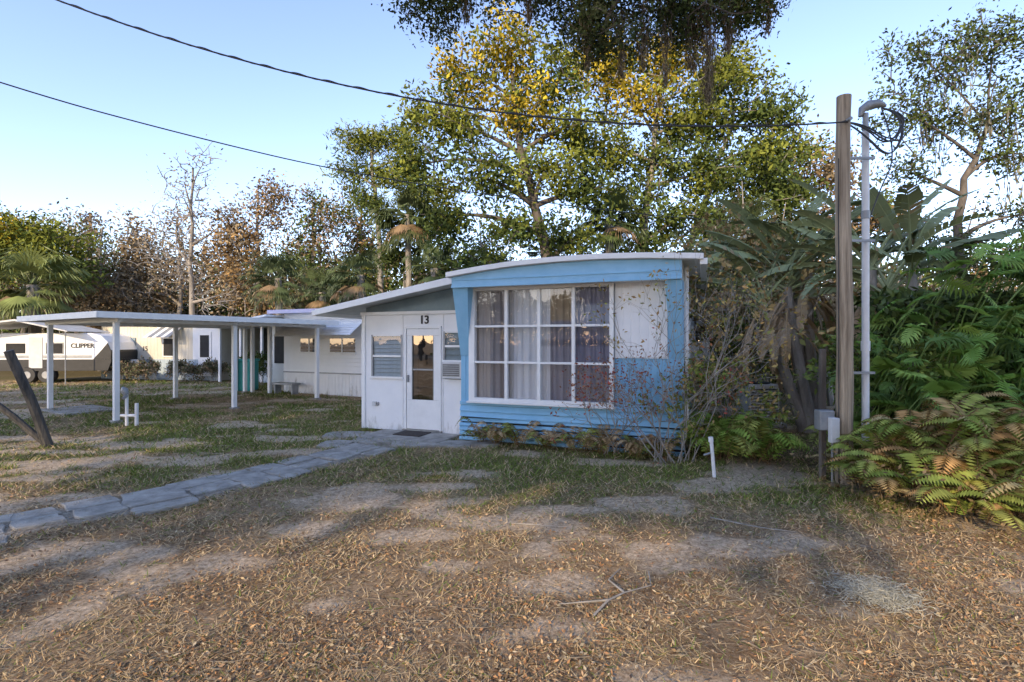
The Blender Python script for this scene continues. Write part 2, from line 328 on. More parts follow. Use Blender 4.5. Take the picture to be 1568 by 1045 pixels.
box('door_handle',dx0+.07,dx0+.10,py-.06,py-.015,.93,1.06,'grey',H,.006)
box('door_threshold',dx0-.02,dx1+.02,py-.08,py+.03,0.0,.045,'concrete',H,.004)
def jal(name,x0,x1,z0,z1,n):
    box(name+'_frame_l',x0,x0+.035,py-.02,py+.05,z0,z1,'grey',H,.003); box(name+'_frame_r',x1-.035,x1,py-.02,py+.05,z0,z1,'grey',H,.003)
    box(name+'_frame_t',x0+.035,x1-.035,py-.02,py+.05,z1-.03,z1,'whitetrim',H,.003); box(name+'_frame_b',x0-.02,x1+.02,py-.04,py+.05,z0-.02,z0+.02,'whitetrim',H,.003)
    box(name+'_mid_rail',x0+.035,x1-.035,py-.022,py+.03,(z0+z1)/2-.02,(z0+z1)/2+.02,'whitetrim',H,.003)
    sheet(name+'_glass',x0+.03,x1-.03,py-.005,z0,z1,'glass',H)
    h=(z1-z0-.05)/n
    for i in range(n): box('%s_louvre_%d'%(name,i),x0+.036,x1-.036,py+.012,py+.016,z0+.02+h*i,z0+.02+h*(i+1)+.003,'jal',H,0,rot=(math.radians(-14),0,0))
    box(name+'_blind',x0+.02,x1-.02,py+.05,py+.055,z0,z1,'wallint',H,0)
jal('porch_window',-2.10,-1.40,1.0,1.82,10)
jal('small_window',-.53,-.08,1.33,1.88,5)
box('air_conditioner',-.50,-.10,py-.13,py+.2,1.02,1.325,'acwhite',H,.012)
box('air_conditioner_grille',-.48,-.14,py-.136,py-.131,1.06,1.29,'grey',H,0)
for i in range(6): box('grille_slat_%d'%i,-.47,-.15,py-.14,py-.1365,1.075+i*.038,1.083+i*.038,'dark',H,0)
text('house_number','13',(-.93,py-.008,2.09),.21,'black',H,bold=.006)
box('junction_box',-2.06,-1.98,py-.05,py,.45,.53,'acwhite',H,.005)
box('outlet',-1.97,-1.93,py-.03,py,.46,.52,'grey',H,.003)
box('porch_interior',X0+.1,-.1,2.2,2.22,0,2.3,'dark',H,0)
ribbed('porch_side_wall',py+TH,6.3,0,2.24,X0+.005,'white',H,.2,along='y',depth=-.004)
def rz(x): return 2.25+(x+2.95)/(2.95)*.50
prism('gable_infill',[(X0,2.26),(-.003,2.26),(-.003,rz(0)-.01),(X0,rz(X0)-.01)],'y',.43,.46,'greyblue',H,0)
prism('porch_roof',[(-2.98,rz(-2.98)),(-.01,rz(0)),(-.01,rz(0)+.05),(-2.98,rz(-2.98)+.05)],'y',-.18,6.5,'roof',H,.006)
prism('porch_roof_fascia',[(-3.0,rz(-3.0)-.05),(-.01,rz(0)-.06),(-.01,rz(0)+.065),(-3.0,rz(-3.0)+.06)],'y',-.205,-.181,'whitetrim',H,.004)
box('porch_gutter',-3.08,-2.985,-.2,6.5,2.18,2.29,'whitetrim',H,.01)
box('doorstep_slab',-1.75,-.15,-.55,py-.09,-.03,.025,'concrete',H,.01)
box('doormat',-1.25,-.70,-.22,.2,.026,.042,'doormat',H,.004)

# ================================================================= NEIGHBOUR HOUSES
NB=empty('white_mobile_home',(-7.6,17.1,0),-math.radians(24))
ribbed('wall_front',0,7,.68,2.62,0,'white',NB,.12,vertical=False,depth=.01)
ribbed('skirt',0,7,-.02,.68,-.02,'white',NB,.14)
box('skirt_rail',0,7,-.05,.0,.66,.70,'grey',NB,.004)
box('wall_side',-.02,.0,0,4,0,2.62,'white',NB,0)
box('roof',-.35,7.3,-.35,4.2,2.62,2.70,'roof',NB,.01)
box('roof_trim',-.37,7.32,-.38,-.352,2.60,2.72,'purple',NB,.004)
for k,(a,b) in enumerate([(.75,1.5),(2.0,3.0)]):
    box('window_%d'%k,a,b,-.03,-.01,1.35,1.78,'darkglass',NB,0); box('window_back_%d'%k,a,b,-.008,-.003,1.35,1.78,'dark',NB,0)
    box('window_sill_%d'%k,a-.04,b+.04,-.06,-.001,1.29,1.35,'whitetrim',NB,.003); box('window_jamb_%d'%k,(a+b)/2-.02,(a+b)/2+.02,-.04,-.031,1.35,1.78,'whitetrim',NB,0)
for i in range(7):
    yy=-.05-.11*i; zz=2.36-.075*i
    box('awning_louvre_%d'%i,.45,3.5,yy-.13,yy,zz-.01,zz+.01,'whitetrim',NB,.002,rot=(math.radians(30),0,0))
box('awning_side',.42,.45,-.75,-.05,1.85,2.4,'whitetrim',NB,.002)
box('porch_wall',-1.6,-.02,.9,.95,0,2.4,'white',NB,0)
box('porch_door',-.75,-.12,.86,.9,.1,2.05,'whitetrim',NB,.01); box('porch_door_glass',-.62,-.25,.85,.858,.9,1.8,'darkglass',NB,0); box('porch_door_dark',-.62,-.25,.8585,.8595,.9,1.8,'dark',NB,0)
box('porch_window',-1.45,-.9,.85,.9,.9,1.9,'dark',NB,.01)
for i,xx in enumerate((-1.7,-.9,-.1)): box('porch_post_%d'%i,xx-.05,xx+.05,-.55,-.45,0,2.35,'whitetrim',NB,.006)
prism('porch_roof',[(-2.1,2.25),(-.05,2.5),(-.05,2.56),(-2.1,2.31)],'y',-.7,4,'whitetrim',NB,.004)
box('step',-.8,-.1,.2,.85,0,.2,'concrete',NB,.01)
box('bench',.1,1.0,-.6,-.25,.3,.36,'grey',NB,.006); box('bench_leg_1',.15,.2,-.55,-.3,0,.3,'grey',NB,0); box('bench_leg_2',.9,.95,-.55,-.3,0,.3,'grey',NB,0)

NC=empty('cream_mobile_home',(-18.6,23.2,0),-math.radians(12))
ribbed('wall_front',0,6.2,.9,2.45,0,'cream',NC,.18)
ribbed('wall_lower',0,6.2,0,.9,-.01,'paleblue',NC,.18)
box('wall_side',6.2,6.22,0,4,0,2.45,'cream',NC,0); box('roof',-.2,6.5,-.3,4.2,2.45,2.55,'whitetrim',NC,.01)
box('white_panel',4.9,6.2,-.03,-.015,.9,2.42,'white',NC,0)
box('window_dark',3.4,3.95,-.05,-.02,1.05,1.8,'dark',NC,.006); box('window_frame',3.35,4.0,-.045,-.021,1.0,1.85,'whitetrim',NC,.006)
box('window_wide',.6,1.9,-.05,-.02,1.1,1.85,'jal',NC,.006)
for i in range(6): prism('awning_strip_%d'%i,[(-.02,2.3),(-.75,1.85),(-.75,1.87),(-.02,2.33)],'x',3.1+i*.22,3.1+i*.22+.2,'grey' if i%2 else 'whitetrim',NC,0)
box('door',5.2,5.85,-.06,-.031,.2,2.1,'whitetrim',NC,.006); box('door_glass',5.3,5.75,-.068,-.061,1.0,1.95,'dark',NC,0)
text('house_number','15',(2.4,-.03,1.35),.3,'black',NC)
for i,xx in enumerate((6.6,7.6,8.6,9.6)): box('porch_post_%d'%i,xx,xx+.09,-.5,-.41,0,2.3,'whitetrim',NC,.004)
box('porch_roof',6.3,10,-.8,3.5,2.3,2.38,'whitetrim',NC,.006); box('porch_back',6.3,10,2.5,2.55,0,2.3,'screen',NC,0); box('porch_screen',7.7,9.5,-.45,-.44,.0,.9,'paleblue',NC,0)
TT=empty('teal_storage_bin',(-9.2,17.7,0)); box('body',-.3,.3,-.3,.3,0,1.0,'teal',TT,.03); box('lid',-.33,.33,-.33,.33,1.0,1.08,'teal',TT,.02)

# ================================================================= CARPORT
cd=np.array([.522,.853])
CP=empty('carport',(-8.35,10.8,0)); CP.rotation_euler=(0,0,math.atan2(cd[1],cd[0])-math.pi/2)
for i,(x,y) in enumerate([(0,0),(0,2.53),(0,5.0),(-3.64,0),(-3.64,2.87),(-3.64,5.0)]):
    box('post_%d'%i,x-.05,x+.05,y-.05,y+.05,0,2.1,'whitetrim',CP,.008)
    box('post_base_%d'%i,x-.09,x+.09,y-.09,y+.09,-.02,.03,'concrete',CP,.008)
box('beam_near',-3.9,.15,-.03,.05,2.10,2.20,'whitetrim',CP,.006); box('beam_right',-.04,.04,.052,5.3,2.10,2.2,'whitetrim',CP,.006); box('beam_left',-3.68,-3.6,.052,5.3,2.1,2.2,'whitetrim',CP,.006)
box('roof_panel',-4.15,.35,-.45,5.5,2.205,2.25,'roof',CP,.005)
box('fascia_near',-4.18,.38,-.48,-.452,2.17,2.30,'whitetrim',CP,.004); box('fascia_right',.352,.378,-.45,5.5,2.17,2.30,'whitetrim',CP,.004); box('fascia_left',-4.18,-4.152,-.45,5.5,2.17,2.30,'whitetrim',CP,.004)
for i in range(1,9): box('joist_%d'%i,-4.1,.3,i*.6-.03,i*.6+.0,2.202-.05,2.204,'whitetrim',CP,0)
SL=empty('carport_slab',(-8.2,10.8,0)); SL.rotation_euler=CP.rotation_euler; box('slab',-3.8,-2.2,-.3,.8,-.05,.03,'concrete',SL,.01)

# ================================================================= CAMPER
RV=empty('camper_trailer',(-20.9,20.6,0),math.radians(6))
prof=[(0,.5),(0,1.75),(.1,1.95),(.4,2.02),(3.7,2.02),(4.05,1.92),(4.3,1.65),(4.42,1.3),(4.42,.85),(4.3,.5)]
prism('body',[(a,b) for a,b in prof],'y',0,2.0,'white',RV,.03)
prism('lower_skirt',[(-.01,.48),(-.01,.95),(4.44,.95),(4.44,.85),(4.31,.48)],'y',-.012,2.01,'black',RV,.005)
prism('front_cap',[(3.75,.951),(4.425,.951),(4.44,1.25),(4.3,1.62),(4.05,1.3)],'y',-.01,2.01,'black',RV,0)
box('grey_band',.02,3.7,-.008,-.002,1.0,1.12,'grey',RV,0)
box('window_1',2.0,2.6,-.02,.0,1.2,1.6,'dark',RV,.01); box('window_2',.5,1.2,-.02,.0,1.2,1.6,'dark',RV,.01); box('window_trim',1.96,2.64,-.012,-.003,1.16,1.64,'grey',RV,.01)
box('door',1.35,1.85,-.02,.0,.6,1.85,'acwhite',RV,.01)
text('side_lettering','CLIPPER',(3.35,-.01,1.50),.25,'black',RV,bold=.006)
for i,xx in enumerate((1.3,2.0)):
    mb=MB(); tube(mb,[(xx,-.05,.32),(xx,.0,.32),(xx,.17,.32)],[.30,.33,.33],n=24,cap=True); mb.build('wheel_%d'%i,[M['black']],RV); mb=MB(); tube(mb,[(xx,-.06,.32),(xx,-.052,.32)],[.14,.15],n=16,cap=True); mb.build('hub_%d'%i,[M['grey']],RV)
cyl('drawbar',(4.3,.6,.42),(5.4,1.0,.42),.04,'black',RV); cyl('drawbar_2',(4.3,1.4,.42),(5.4,1.0,.42),.04,'black',RV); cyl('jack',(5.2,1.0,0),(5.2,1.0,.8),.035,'grey',RV); cyl('gas_bottle',(4.75,1,.45),(4.75,1,.9),.15,'acwhite',RV)
prism('awning_tarp',[(-.6,2.25),(1.5,2.55),(3.4,2.1),(3.38,2.06),(1.5,2.48),(-.6,2.2)],'y',-.9,1.6,'roof',RV,0)
for i,(x,y) in enumerate([(-.55,-.85),(3.3,-.85)]): cyl('awning_pole_%d'%i,(x,y,0),(x,y,2.15),.02,'grey',RV)

# ================================================================= UTILITY POLE GROUP
UP=empty('utility_pole',(4.02,6.2,0))
mb=MB(); zz_=np.linspace(-.1,4.66,30); tube(mb,[(.012*math.sin(q*1.3),.008*math.sin(q*2.1),q) for q in zz_],.095-.018*(zz_/4.66)+.003*np.sin(zz_*7),n=20,cap=True); mb.build('shaft',[M['pole']],UP,smooth=False)
box('short_post',-.19,-.125,.14,.20,-.1,1.60,'bark',UP,.006)
box('meter_box',-.30,-.12,-.02,.11,.62,.86,'grey',UP,.012); box('breaker_box',-.21,-.11,-.1,-.02,.48,.78,'acwhite',UP,.01)
cyl('small_conduit',(-.16,-.03,0),(-.16,-.03,.5),.014,'grey',UP,8); cyl('ground_wire',(-.09,-.045,.0),(-.085,-.03,3.9),.006,'cable',UP,6)
cyl('insulator',(-.02,-.09,4.33),(-.02,-.16,4.33),.022,'grey',UP)
for i,zz in enumerate((1.3,2.9,3.9)): box('strap_%d'%i,.07,.37,-.012,.012,zz,zz+.03,'grey',UP,0)
CN=empty('service_conduit',(4.35,6.3,0))
mb=MB(); tube(mb,[(0,0,-.1),(0,0,2.2),(.0,0,4.28)],[.041]*3,n=16,cap=True); mb.build('pipe',[M['pvc']],CN,smooth=True)
cyl('coupling_1',(0,0,1.58),(0,0,1.70),.050,'pvc',CN); cyl('coupling_2',(0,0,3.2),(0,0,3.3),.048,'grey',CN); cyl('upper_mast',(0,0,4.28),(0,0,4.50),.032,'grey',CN)
mb=MB(); tube(mb,[(-.07,0,4.46),(-.04,0,4.55),(.04,0,4.60),(.14,-.02,4.61),(.20,-.03,4.59),(.23,-.03,4.57)],[.02,.045,.06,.05,.03,.01],n=12,cap=True); mb.build('weather_head',[M['grey']],CN,smooth=True)
def wire(name,pts,r,parent=None,mat='cable'):
    c=bpy.data.curves.new(name,'CURVE'); c.dimensions='3D'; s=c.splines.new('NURBS'); s.points.add(len(pts)-1); s.order_u=3; s.use_endpoint_u=True
    for i,p in enumerate(pts): s.points[i].co=(*p,1)
    c.bevel_depth=r; c.bevel_resolution=2; c.resolution_u=10; c.materials.append(M[mat]); o=bpy.data.objects.new(name,c); scene.collection.objects.link(o)
    if parent: o.parent=parent
    return o
for i in range(5):
    a=.32+.09*random.random(); b=.12*random.random(); dz=-.35-.25*random.random()
    wire('drip_loop_%d'%i,[(.18,-.02,4.56),(.34+b,-.04,4.5),(a+.08,-.05,4.5+dz*.5),(.18+b,-.06,4.5+dz),(-.1,-.1,4.55+dz*.55),(-.35,-.15,4.33)],.009,CN)
wire('drip_cable_6',[(.18,-.02,4.56),(.3,.0,4.3),(.36,.02,3.9),(.2,.02,3.6),(.06,.02,3.2)],.008,CN)
wx=np.linspace(4.0,-14,40); cf=np.polyfit([4.0,.9,-1.04,-3.2,-5.5],[4.32,4.26,4.53,5.0,5.72],2)
wire('overhead_cable',[(x,6.1-.02*(4-x),float(np.polyval(cf,x))) for x in wx],.010)
wire('overhead_cable_wrap',[(x,6.1-.02*(4-x)+.014*math.sin(i*2.1),float(np.polyval(cf,x))+.018*math.cos(i*2.1)+.006) for i,x in enumerate(np.linspace(4.0,-14,150))],.006)
wire('telephone_cable',[(-16,1.8,7.4),(-11,4.7,6.2),(-7,7,5.2),(-5,7.95,4.88),(-3.03,9,4.68),(0,11,4.76),(4,12,4.55),(8,12.6,4.55),(14,14,4.9)],.010)
YP=empty('yard_standpipe',(2.50,6.4,0)); cyl('pipe',(.03,0,0),(-.01,0,.46),.022,'pvc',YP); cyl('cap',(-.012,0,.44),(-.018,0,.50),.03,'pvc',YP); cyl('stub',(-.02,0,.30),(-.11,-.02,.28),.012,'grey',YP)
SP=empty('garden_spigot',(-7.75,10.3,0)); cyl('riser',(0,0,0),(0,0,.62),.03,'pvc',SP); cyl('cross',(-.12,0,.2),(.22,0,.2),.028,'pvc',SP); cyl('riser_2',(.2,0,0),(.2,0,.45),.035,'pvc',SP); cyl('tap',(0,0,.6),(.02,-.12,.56),.03,'grey',SP)
mb=MB(); tube(mb,[(0,-.02,.62),(-.02,-.04,.72),(-.04,-.06,.78)],[.05,.07,.02],n=10,cap=True); mb.build('valve_cover',[M['grey']],SP,smooth=True)
LP=empty('leaning_post',(-7.5,8.3,0)); mb=MB(); tube(mb,[(0,0,-.05),(-.1,-.2,.75),(-.22,-.45,1.55)],[.075,.07,.065],n=8,cap=True); tube(mb,[(-.08,.1,-.05),(-.5,-.1,.5),(-1.1,-.4,1.2)],[.05,.05,.045],n=8,cap=True); mb.build('timbers',[M['darkwood']],LP)
AC=empty('air_conditioner_condenser',(4.98,10.4,0)); box('cabinet',-.3,.3,-.3,.3,.08,.84,'acwhite',AC,.03); box('pad',-.4,.4,-.4,.4,0,.08,'concrete',AC,.01)
for i in range(11): box('fin_%d'%i,-.27,.27,-.312,-.301,.13+i*.06,.155+i*.06,'black',AC,0)
cyl('fan_guard',(0,0,.84),(0,0,.87),.24,'dark',AC)

# ================================================================= GROUND
def path_center(y): return np.interp(y,[2.5,3.6,4.6,5.49,6.5,7.49,8.3],[-7.2,-5.7,-4.65,-3.85,-3.2,-2.6,-2.2])
def in_path(x,y,w=.34): return (np.abs(x-path_center(y))<w*1.35)&(y<8.5)
def sand(x,y):
    s=sstep(.55,.65,fbm_noise(x*.6+40,y+9,.6,21))*.85
    for cx,cy,rx,ry in [(-2.26,3.9,.35,.28),(-2.75,3.15,.22,.6),(-1.9,4.7,.4,.25),(-.9,4.5,.5,.2),(-3.0,4.1,.3,.2),(.3,3.6,.4,.2),(2.4,4.4,.5,.25),(-9,9,1.5,.25),(-7.5,7.9,1.4,.2),(-1.7,5.4,.7,.2),(-1.0,6.0,.6,.2),(.5,5.2,.5,.15),(-.4,3.9,.3,.15),(1.3,3.9,.4,.12),(-1.2,3.3,.2,.1)]:
        s=np.maximum(s,.9*sstep(1.2,.5,np.hypot((x-cx)/rx,(y-cy)/ry)+1.3*(fbm_noise(x,y,.3,5)-.5)))
    return s
def green(x,y):
    g=sstep(.38,.58,fbm_noise(x,y,.9,33))*.75
    g=g*sstep(4.2,6.8,y-.12*(x<-2)*(-x-2))+.10*sstep(3,6,y)
    g=np.maximum(g,sstep(2.0,.3,np.hypot((x-1.0)/2.8,(y-7.0)/.9))*.85)
    g=np.maximum(g,sstep(1.8,.3,np.hypot((x+5.0)/3.6,(y-9)/2.4))*.85*sstep(.3,.5,fbm_noise(x,y,.7,34)))
    g=np.maximum(g,sstep(1.5,.3,np.hypot((x-3.4)/1.6,(y-6.0)/1.1))*.85)
    return np.clip(g,0,1)
def axis(lo,hi,step,far):
    a=list(np.arange(lo,hi+1e-6,step)); s=step; x=hi
    up=[];
    while x<far: s*=1.25; x+=s; up.append(x)
    s=step; x=lo; dn=[]
    while x>-far: s*=1.25; x-=s; dn.append(x)
    return np.array(dn[::-1]+a+up)
gx=axis(-12,9,.055,500); gy=axis(1.5,15,.055,500)
XX,YY=np.meshgrid(gx,gy); x=XX.ravel(); y=YY.ravel()
near=sstep(60,25,np.hypot(x,y))
z=(fbm_noise(x,y,2.5,3)-.5)*.05*near+(fbm_noise(x,y,.4,8)-.5)*.02*near-.012
lx,ly=to_local(x,y)
z=np.where((lx>-2.4)&(lx<3.8)&(ly>-.6)&(ly<13.5),np.minimum(z,-.03),z)
S=sand(x,y)[:,None]; G=green(x,y)[:,None]; n1=fbm_noise(x,y,.35,77)[:,None]; n2=sstep(.4,.65,fbm_noise(x,y,.22,78))[:,None]
dry=np.array([.27,.185,.11])*(1-n1)+np.array([.44,.325,.205])*n1
dry=dry*(1-.35*n2)+np.array([.42,.33,.23])*.35*n2
grn=np.array([.13,.14,.045])*(1-n1)+np.array([.24,.235,.085])*n1
C=dry*(1-G)+grn*G; C=C*(1-S)+np.array([.62,.51,.38])*S
pm=(sstep(.55,.35,np.abs(x-path_center(y)))*(y<8.6))[:,None]; C=C*(1-pm)+np.array([.36,.33,.28])*pm
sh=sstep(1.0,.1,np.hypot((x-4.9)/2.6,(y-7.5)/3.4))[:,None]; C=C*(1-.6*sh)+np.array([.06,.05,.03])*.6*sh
far=sstep(18,28,y)[:,None]; C=C*(1-far)+np.array([.18,.15,.07])*far
nx=len(gx); i=np.arange(len(gy)-1)[:,None]*nx; j=np.arange(nx-1)[None,:]
F=np.stack([i+j,i+j+1,i+nx+j+1,i+nx+j],-1).reshape(-1,4)
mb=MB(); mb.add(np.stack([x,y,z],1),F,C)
m,n,o=mat_base('ground'); p=N(n,'ShaderNodeBsdfPrincipled'); p.inputs['Roughness'].default_value=.95; p.inputs['Specular IOR Level'].default_value=.1
a=N(n,'ShaderNodeAttribute'); a.attribute_name='Col'; tc=N(n,'ShaderNodeTexCoord')
no=N(n,'ShaderNodeTexNoise'); no.inputs['Scale'].default_value=24; no.inputs['Detail'].default_value=12; no.inputs['Roughness'].default_value=.85; n.links.new(tc.outputs['Object'],no.inputs[0])
r=N(n,'ShaderNodeValToRGB'); r.color_ramp.elements[0].position=.38; r.color_ramp.elements[0].color=(.36,.31,.26,1); r.color_ramp.elements[1].position=.62; r.color_ramp.elements[1].color=(1.4,1.35,1.3,1); n.links.new(no.outputs[0],r.inputs[0])
mx=N(n,'ShaderNodeMixRGB',blend_type='MULTIPLY'); mx.inputs[0].default_value=1; n.links.new(a.outputs[0],mx.inputs[1]); n.links.new(r.outputs[0],mx.inputs[2]); n.links.new(mx.outputs[0],p.inputs['Base Color'])
b=N(n,'ShaderNodeBump'); b.inputs['Strength'].default_value=.8; b.inputs['Distance'].default_value=.03; n.links.new(no.outputs[0],b.inputs['Height']); n.links.new(b.outputs[0],p.inputs['Normal']); n.links.new(p.outputs[0],o.inputs[0])
mb.build('ground',[m],smooth=True)

PM=MB(); t=2.6
while t<8.25:
    L=random.uniform(.34,.62); d=np.array([float(path_center(t+.3))-float(path_center(t)),.3]); d/=np.linalg.norm(d); s=np.array([d[1],-d[0]]); cy=t+L*d[1]/2; cx=float(path_center(cy))
    for off,hw in ((-.30,.155),(.03,.165),(.34,.13)):
        if off>.3 and random.random()<.3: continue
        hl=L/2-random.uniform(-.01,.02); rot=random.uniform(-.06,.06)
        dd=np.array([d[0]*math.cos(rot)-d[1]*math.sin(rot),d[0]*math.sin(rot)+d[1]*math.cos(rot)]); s2=np.array([dd[1],-dd[0]])
        c=np.array([cx,cy])+s*(off+random.uniform(-.03,.03))+d*random.uniform(-.04,.04); top=.010+random.uniform(-.005,.009); tl=random.uniform(-.006,.006)
        ring=[]
        for a_,b_ in [(-1,-1),(-.4,-1.0),(.35,-1.03),(1,-1),(1.03,-.3),(1.0,.4),(1,1),(.2,.98),(-.4,1.0),(-1,1),(-1.02,.2)]:
            q=c+s2*hw*a_*random.uniform(.86,1.08)+dd*hl*b_*random.uniform(.88,1.05); ring.append((q[0],q[1],top+tl*a_))
        ring=np.array(ring); k=11; cen=ring.mean(0); inner=cen+(ring-cen)*.96; inner[:,2]=ring[:,2]; outer=ring.copy(); outer[:,2]-=.008; low=outer.copy(); low[:,2]=-.06
        V=np.vstack([inner,outer,low]); jj=np.arange(k); kk=(jj+1)%k
        PM.add(V,np.vstack([np.stack([jj,kk,k+kk,k+jj],1)[:,::-1],np.stack([k+jj,k+kk,2*k+kk,2*k+jj],1)[:,::-1]])); PM.add(inner,[list(range(k))])
    t+=L*d[1]
PM.build('paved_path',[M['concrete']])
PD=MB()
for (cx,cy,hx,hy) in [(-2.35,8.75,.38,.28),(-1.55,8.5,.45,.3),(-.95,8.45,.3,.25),(-3.0,9.3,.4,.3),(-2.9,8.4,.25,.3),(-1.9,8.95,.3,.2),(-.45,8.5,.25,.2)]:
    k=8; an=np.array([-2.6,-1.57,-.6,0,.6,1.57,2.5,3.1]); ring=np.stack([cx+hx*np.sign(np.cos(an))*np.abs(np.cos(an))**.5,cy+hy*np.sign(np.sin(an))*np.abs(np.sin(an))**.5,np.full(8,.014+random.uniform(0,.01))],1); low=ring.copy(); low[:,2]=-.05; jj=np.arange(k); kk=(jj+1)%k
    PD.add(np.vstack([ring,low]),np.stack([jj,kk,k+kk,k+jj],1)); PD.add(ring,[list(range(k))])
PD.build('stepping_stones',[M['concrete']])

def in_house(x,y):
    lx,ly=to_local(x,y); return ((lx>-2.35)&(lx<3.7)&(ly>.3))|((lx>-.05)&(lx<3.7)&(ly>-.02))|((lx>-1.75)&(lx<-.15)&(ly>-.55)&(ly<.4))
n_=340000
yy=1.5*np.exp(rng.random(n_)*math.log(22/1.5)); xx=(rng.random(n_)*2-1)*(yy*1.12+.6)
keep=~in_house(xx,yy)&~(in_path(xx,yy,.30)&(rng.random(n_)>.06))
gg=green(xx,yy); ssd=sand(xx,yy); keep&=(rng.random(n_)>ssd*.95)&(rng.random(n_)<(.18+.12*sstep(3,6,yy)+.8*gg+.30*sstep(.45,.6,fbm_noise(xx,yy,.5,99))))
xx=xx[keep];yy=yy[keep];gg=gg[keep]; n_=len(xx)
h=(.012+.032*rng.random(n_)*(.6+gg))*(1+.05*yy); ang=rng.random(n_)*6.283; wd=(.0016+.0008*yy)
zz=-.012+(fbm_noise(xx,yy,2.5,3)-.5)*.05
lean=rng.normal(size=(n_,2))*h[:,None]*(1.9-1.0*gg[:,None])
base=np.stack([xx,yy,zz],1); sd=np.stack([np.cos(ang)*wd,np.sin(ang)*wd,np.zeros(n_)],1)
tip=base+np.stack([lean[:,0],lean[:,1],h],1)
isg=(rng.random(n_)<(.10+.75*gg))[:,None]; bri=(.55+.8*rng.random((n_,1)))
col=np.where(isg,np.array([.17,.215,.05]),np.array([.48,.36,.21]))*bri
MBg=MB(); MBg.add(np.stack([base-sd,base+sd,tip],1).reshape(-1,3),np.arange(3*n_).reshape(-1,3),np.repeat(col,3,0)); MBg.build('grass',[M['litter']])
n_=260000
yy=1.5*np.exp(rng.random(n_)**.85*math.log(12/1.5)); xx=(rng.random(n_)*2-1)*(yy*1.12+.6)
dens=(.08+sstep(.34,.60,fbm_noise(xx,yy,.5,55))*.75)*(1-.9*sand(xx,yy))*sstep(9,2.4,yy)*(1-.4*green(xx,yy))
keep=(rng.random(n_)<dens+.03)&~in_house(xx,yy)&~(in_path(xx,yy,.3)&(rng.random(n_)>.12)); xx=xx[keep];yy=yy[keep];n_=len(xx)
pal=np.array([[.50,.27,.13],[.40,.22,.11],[.56,.37,.20],[.28,.18,.11],[.56,.45,.29],[.18,.12,.09],[.46,.32,.19],[.24,.18,.12],[.42,.34,.22]])
col=pal[rng.integers(0,len(pal),n_)]*(.6+.6*rng.random((n_,1)))
c=np.stack([xx,yy,.002+.014*rng.random(n_)+(fbm_noise(xx,yy,2.5,3)-.5)*.05-.008],1)
d=rng.normal(size=(n_,3)); d[:,2]*=.35; nr=rng.normal(size=(n_,3))*.6; nr[:,2]+=1
MBl=MB(); leaves(MBl,c,(.010+.026*rng.random(n_)**2)*(1+.04*yy),rng.uniform(.25,.55,(n_,1)),col,0,d,nr)
for i in range(1100):
    ty=1.8*math.exp(random.random()*1.6); tx=random.uniform(-1,1)*ty*1.1; a=random.random()*6.28; L=random.uniform(.05,.22)
    if in_path(np.array([tx]),np.array([ty]))[0]: continue
    tube(MBl,[(tx,ty,.012),(tx+math.cos(a)*L*.5,ty+math.sin(a)*L*.5,.018),(tx+math.cos(a+.3)*L,ty+math.sin(a+.3)*L,.012)],[.002,.002,.001],(.28,.23,.17),n=4)
MBl.build('fallen_leaves',[M['litter']])
BR=MB()
for pts in ([(-.1+.6,3.15,.01),(.62,3.3,.03),(.75,3.42,.02),(.95,3.5,.03),(1.0,3.75,.015)],[(.75,3.42,.02),(.68,3.6,.02),(.8,3.8,.01)],[(.62,3.3,.03),(.3,3.28,.015)],[(1.9,4.9,.01),(2.2,4.6,.03),(2.5,4.5,.02)],[(0.0,4.75,.01),(.5,4.6,.03)]): tube(BR,pts,np.linspace(.008,.003,len(pts)),(.35,.3,.25),n=6)
BR.build('fallen_branch',[M['palebark']])
mc=MB(); n_=2600; c=np.stack([2.42+rng.normal(size=n_)*.12,3.4+rng.normal(size=n_)*.11,np.abs(rng.normal(size=n_))*.025+.01],1); d=rng.normal(size=(n_,3)); d[:,2]*=.4
leaves(mc,c,.07,.05,np.array([.46,.45,.38])*(.6+.6*rng.random((n_,1))),0,d); mc.build('moss_clump',[M['moss']])

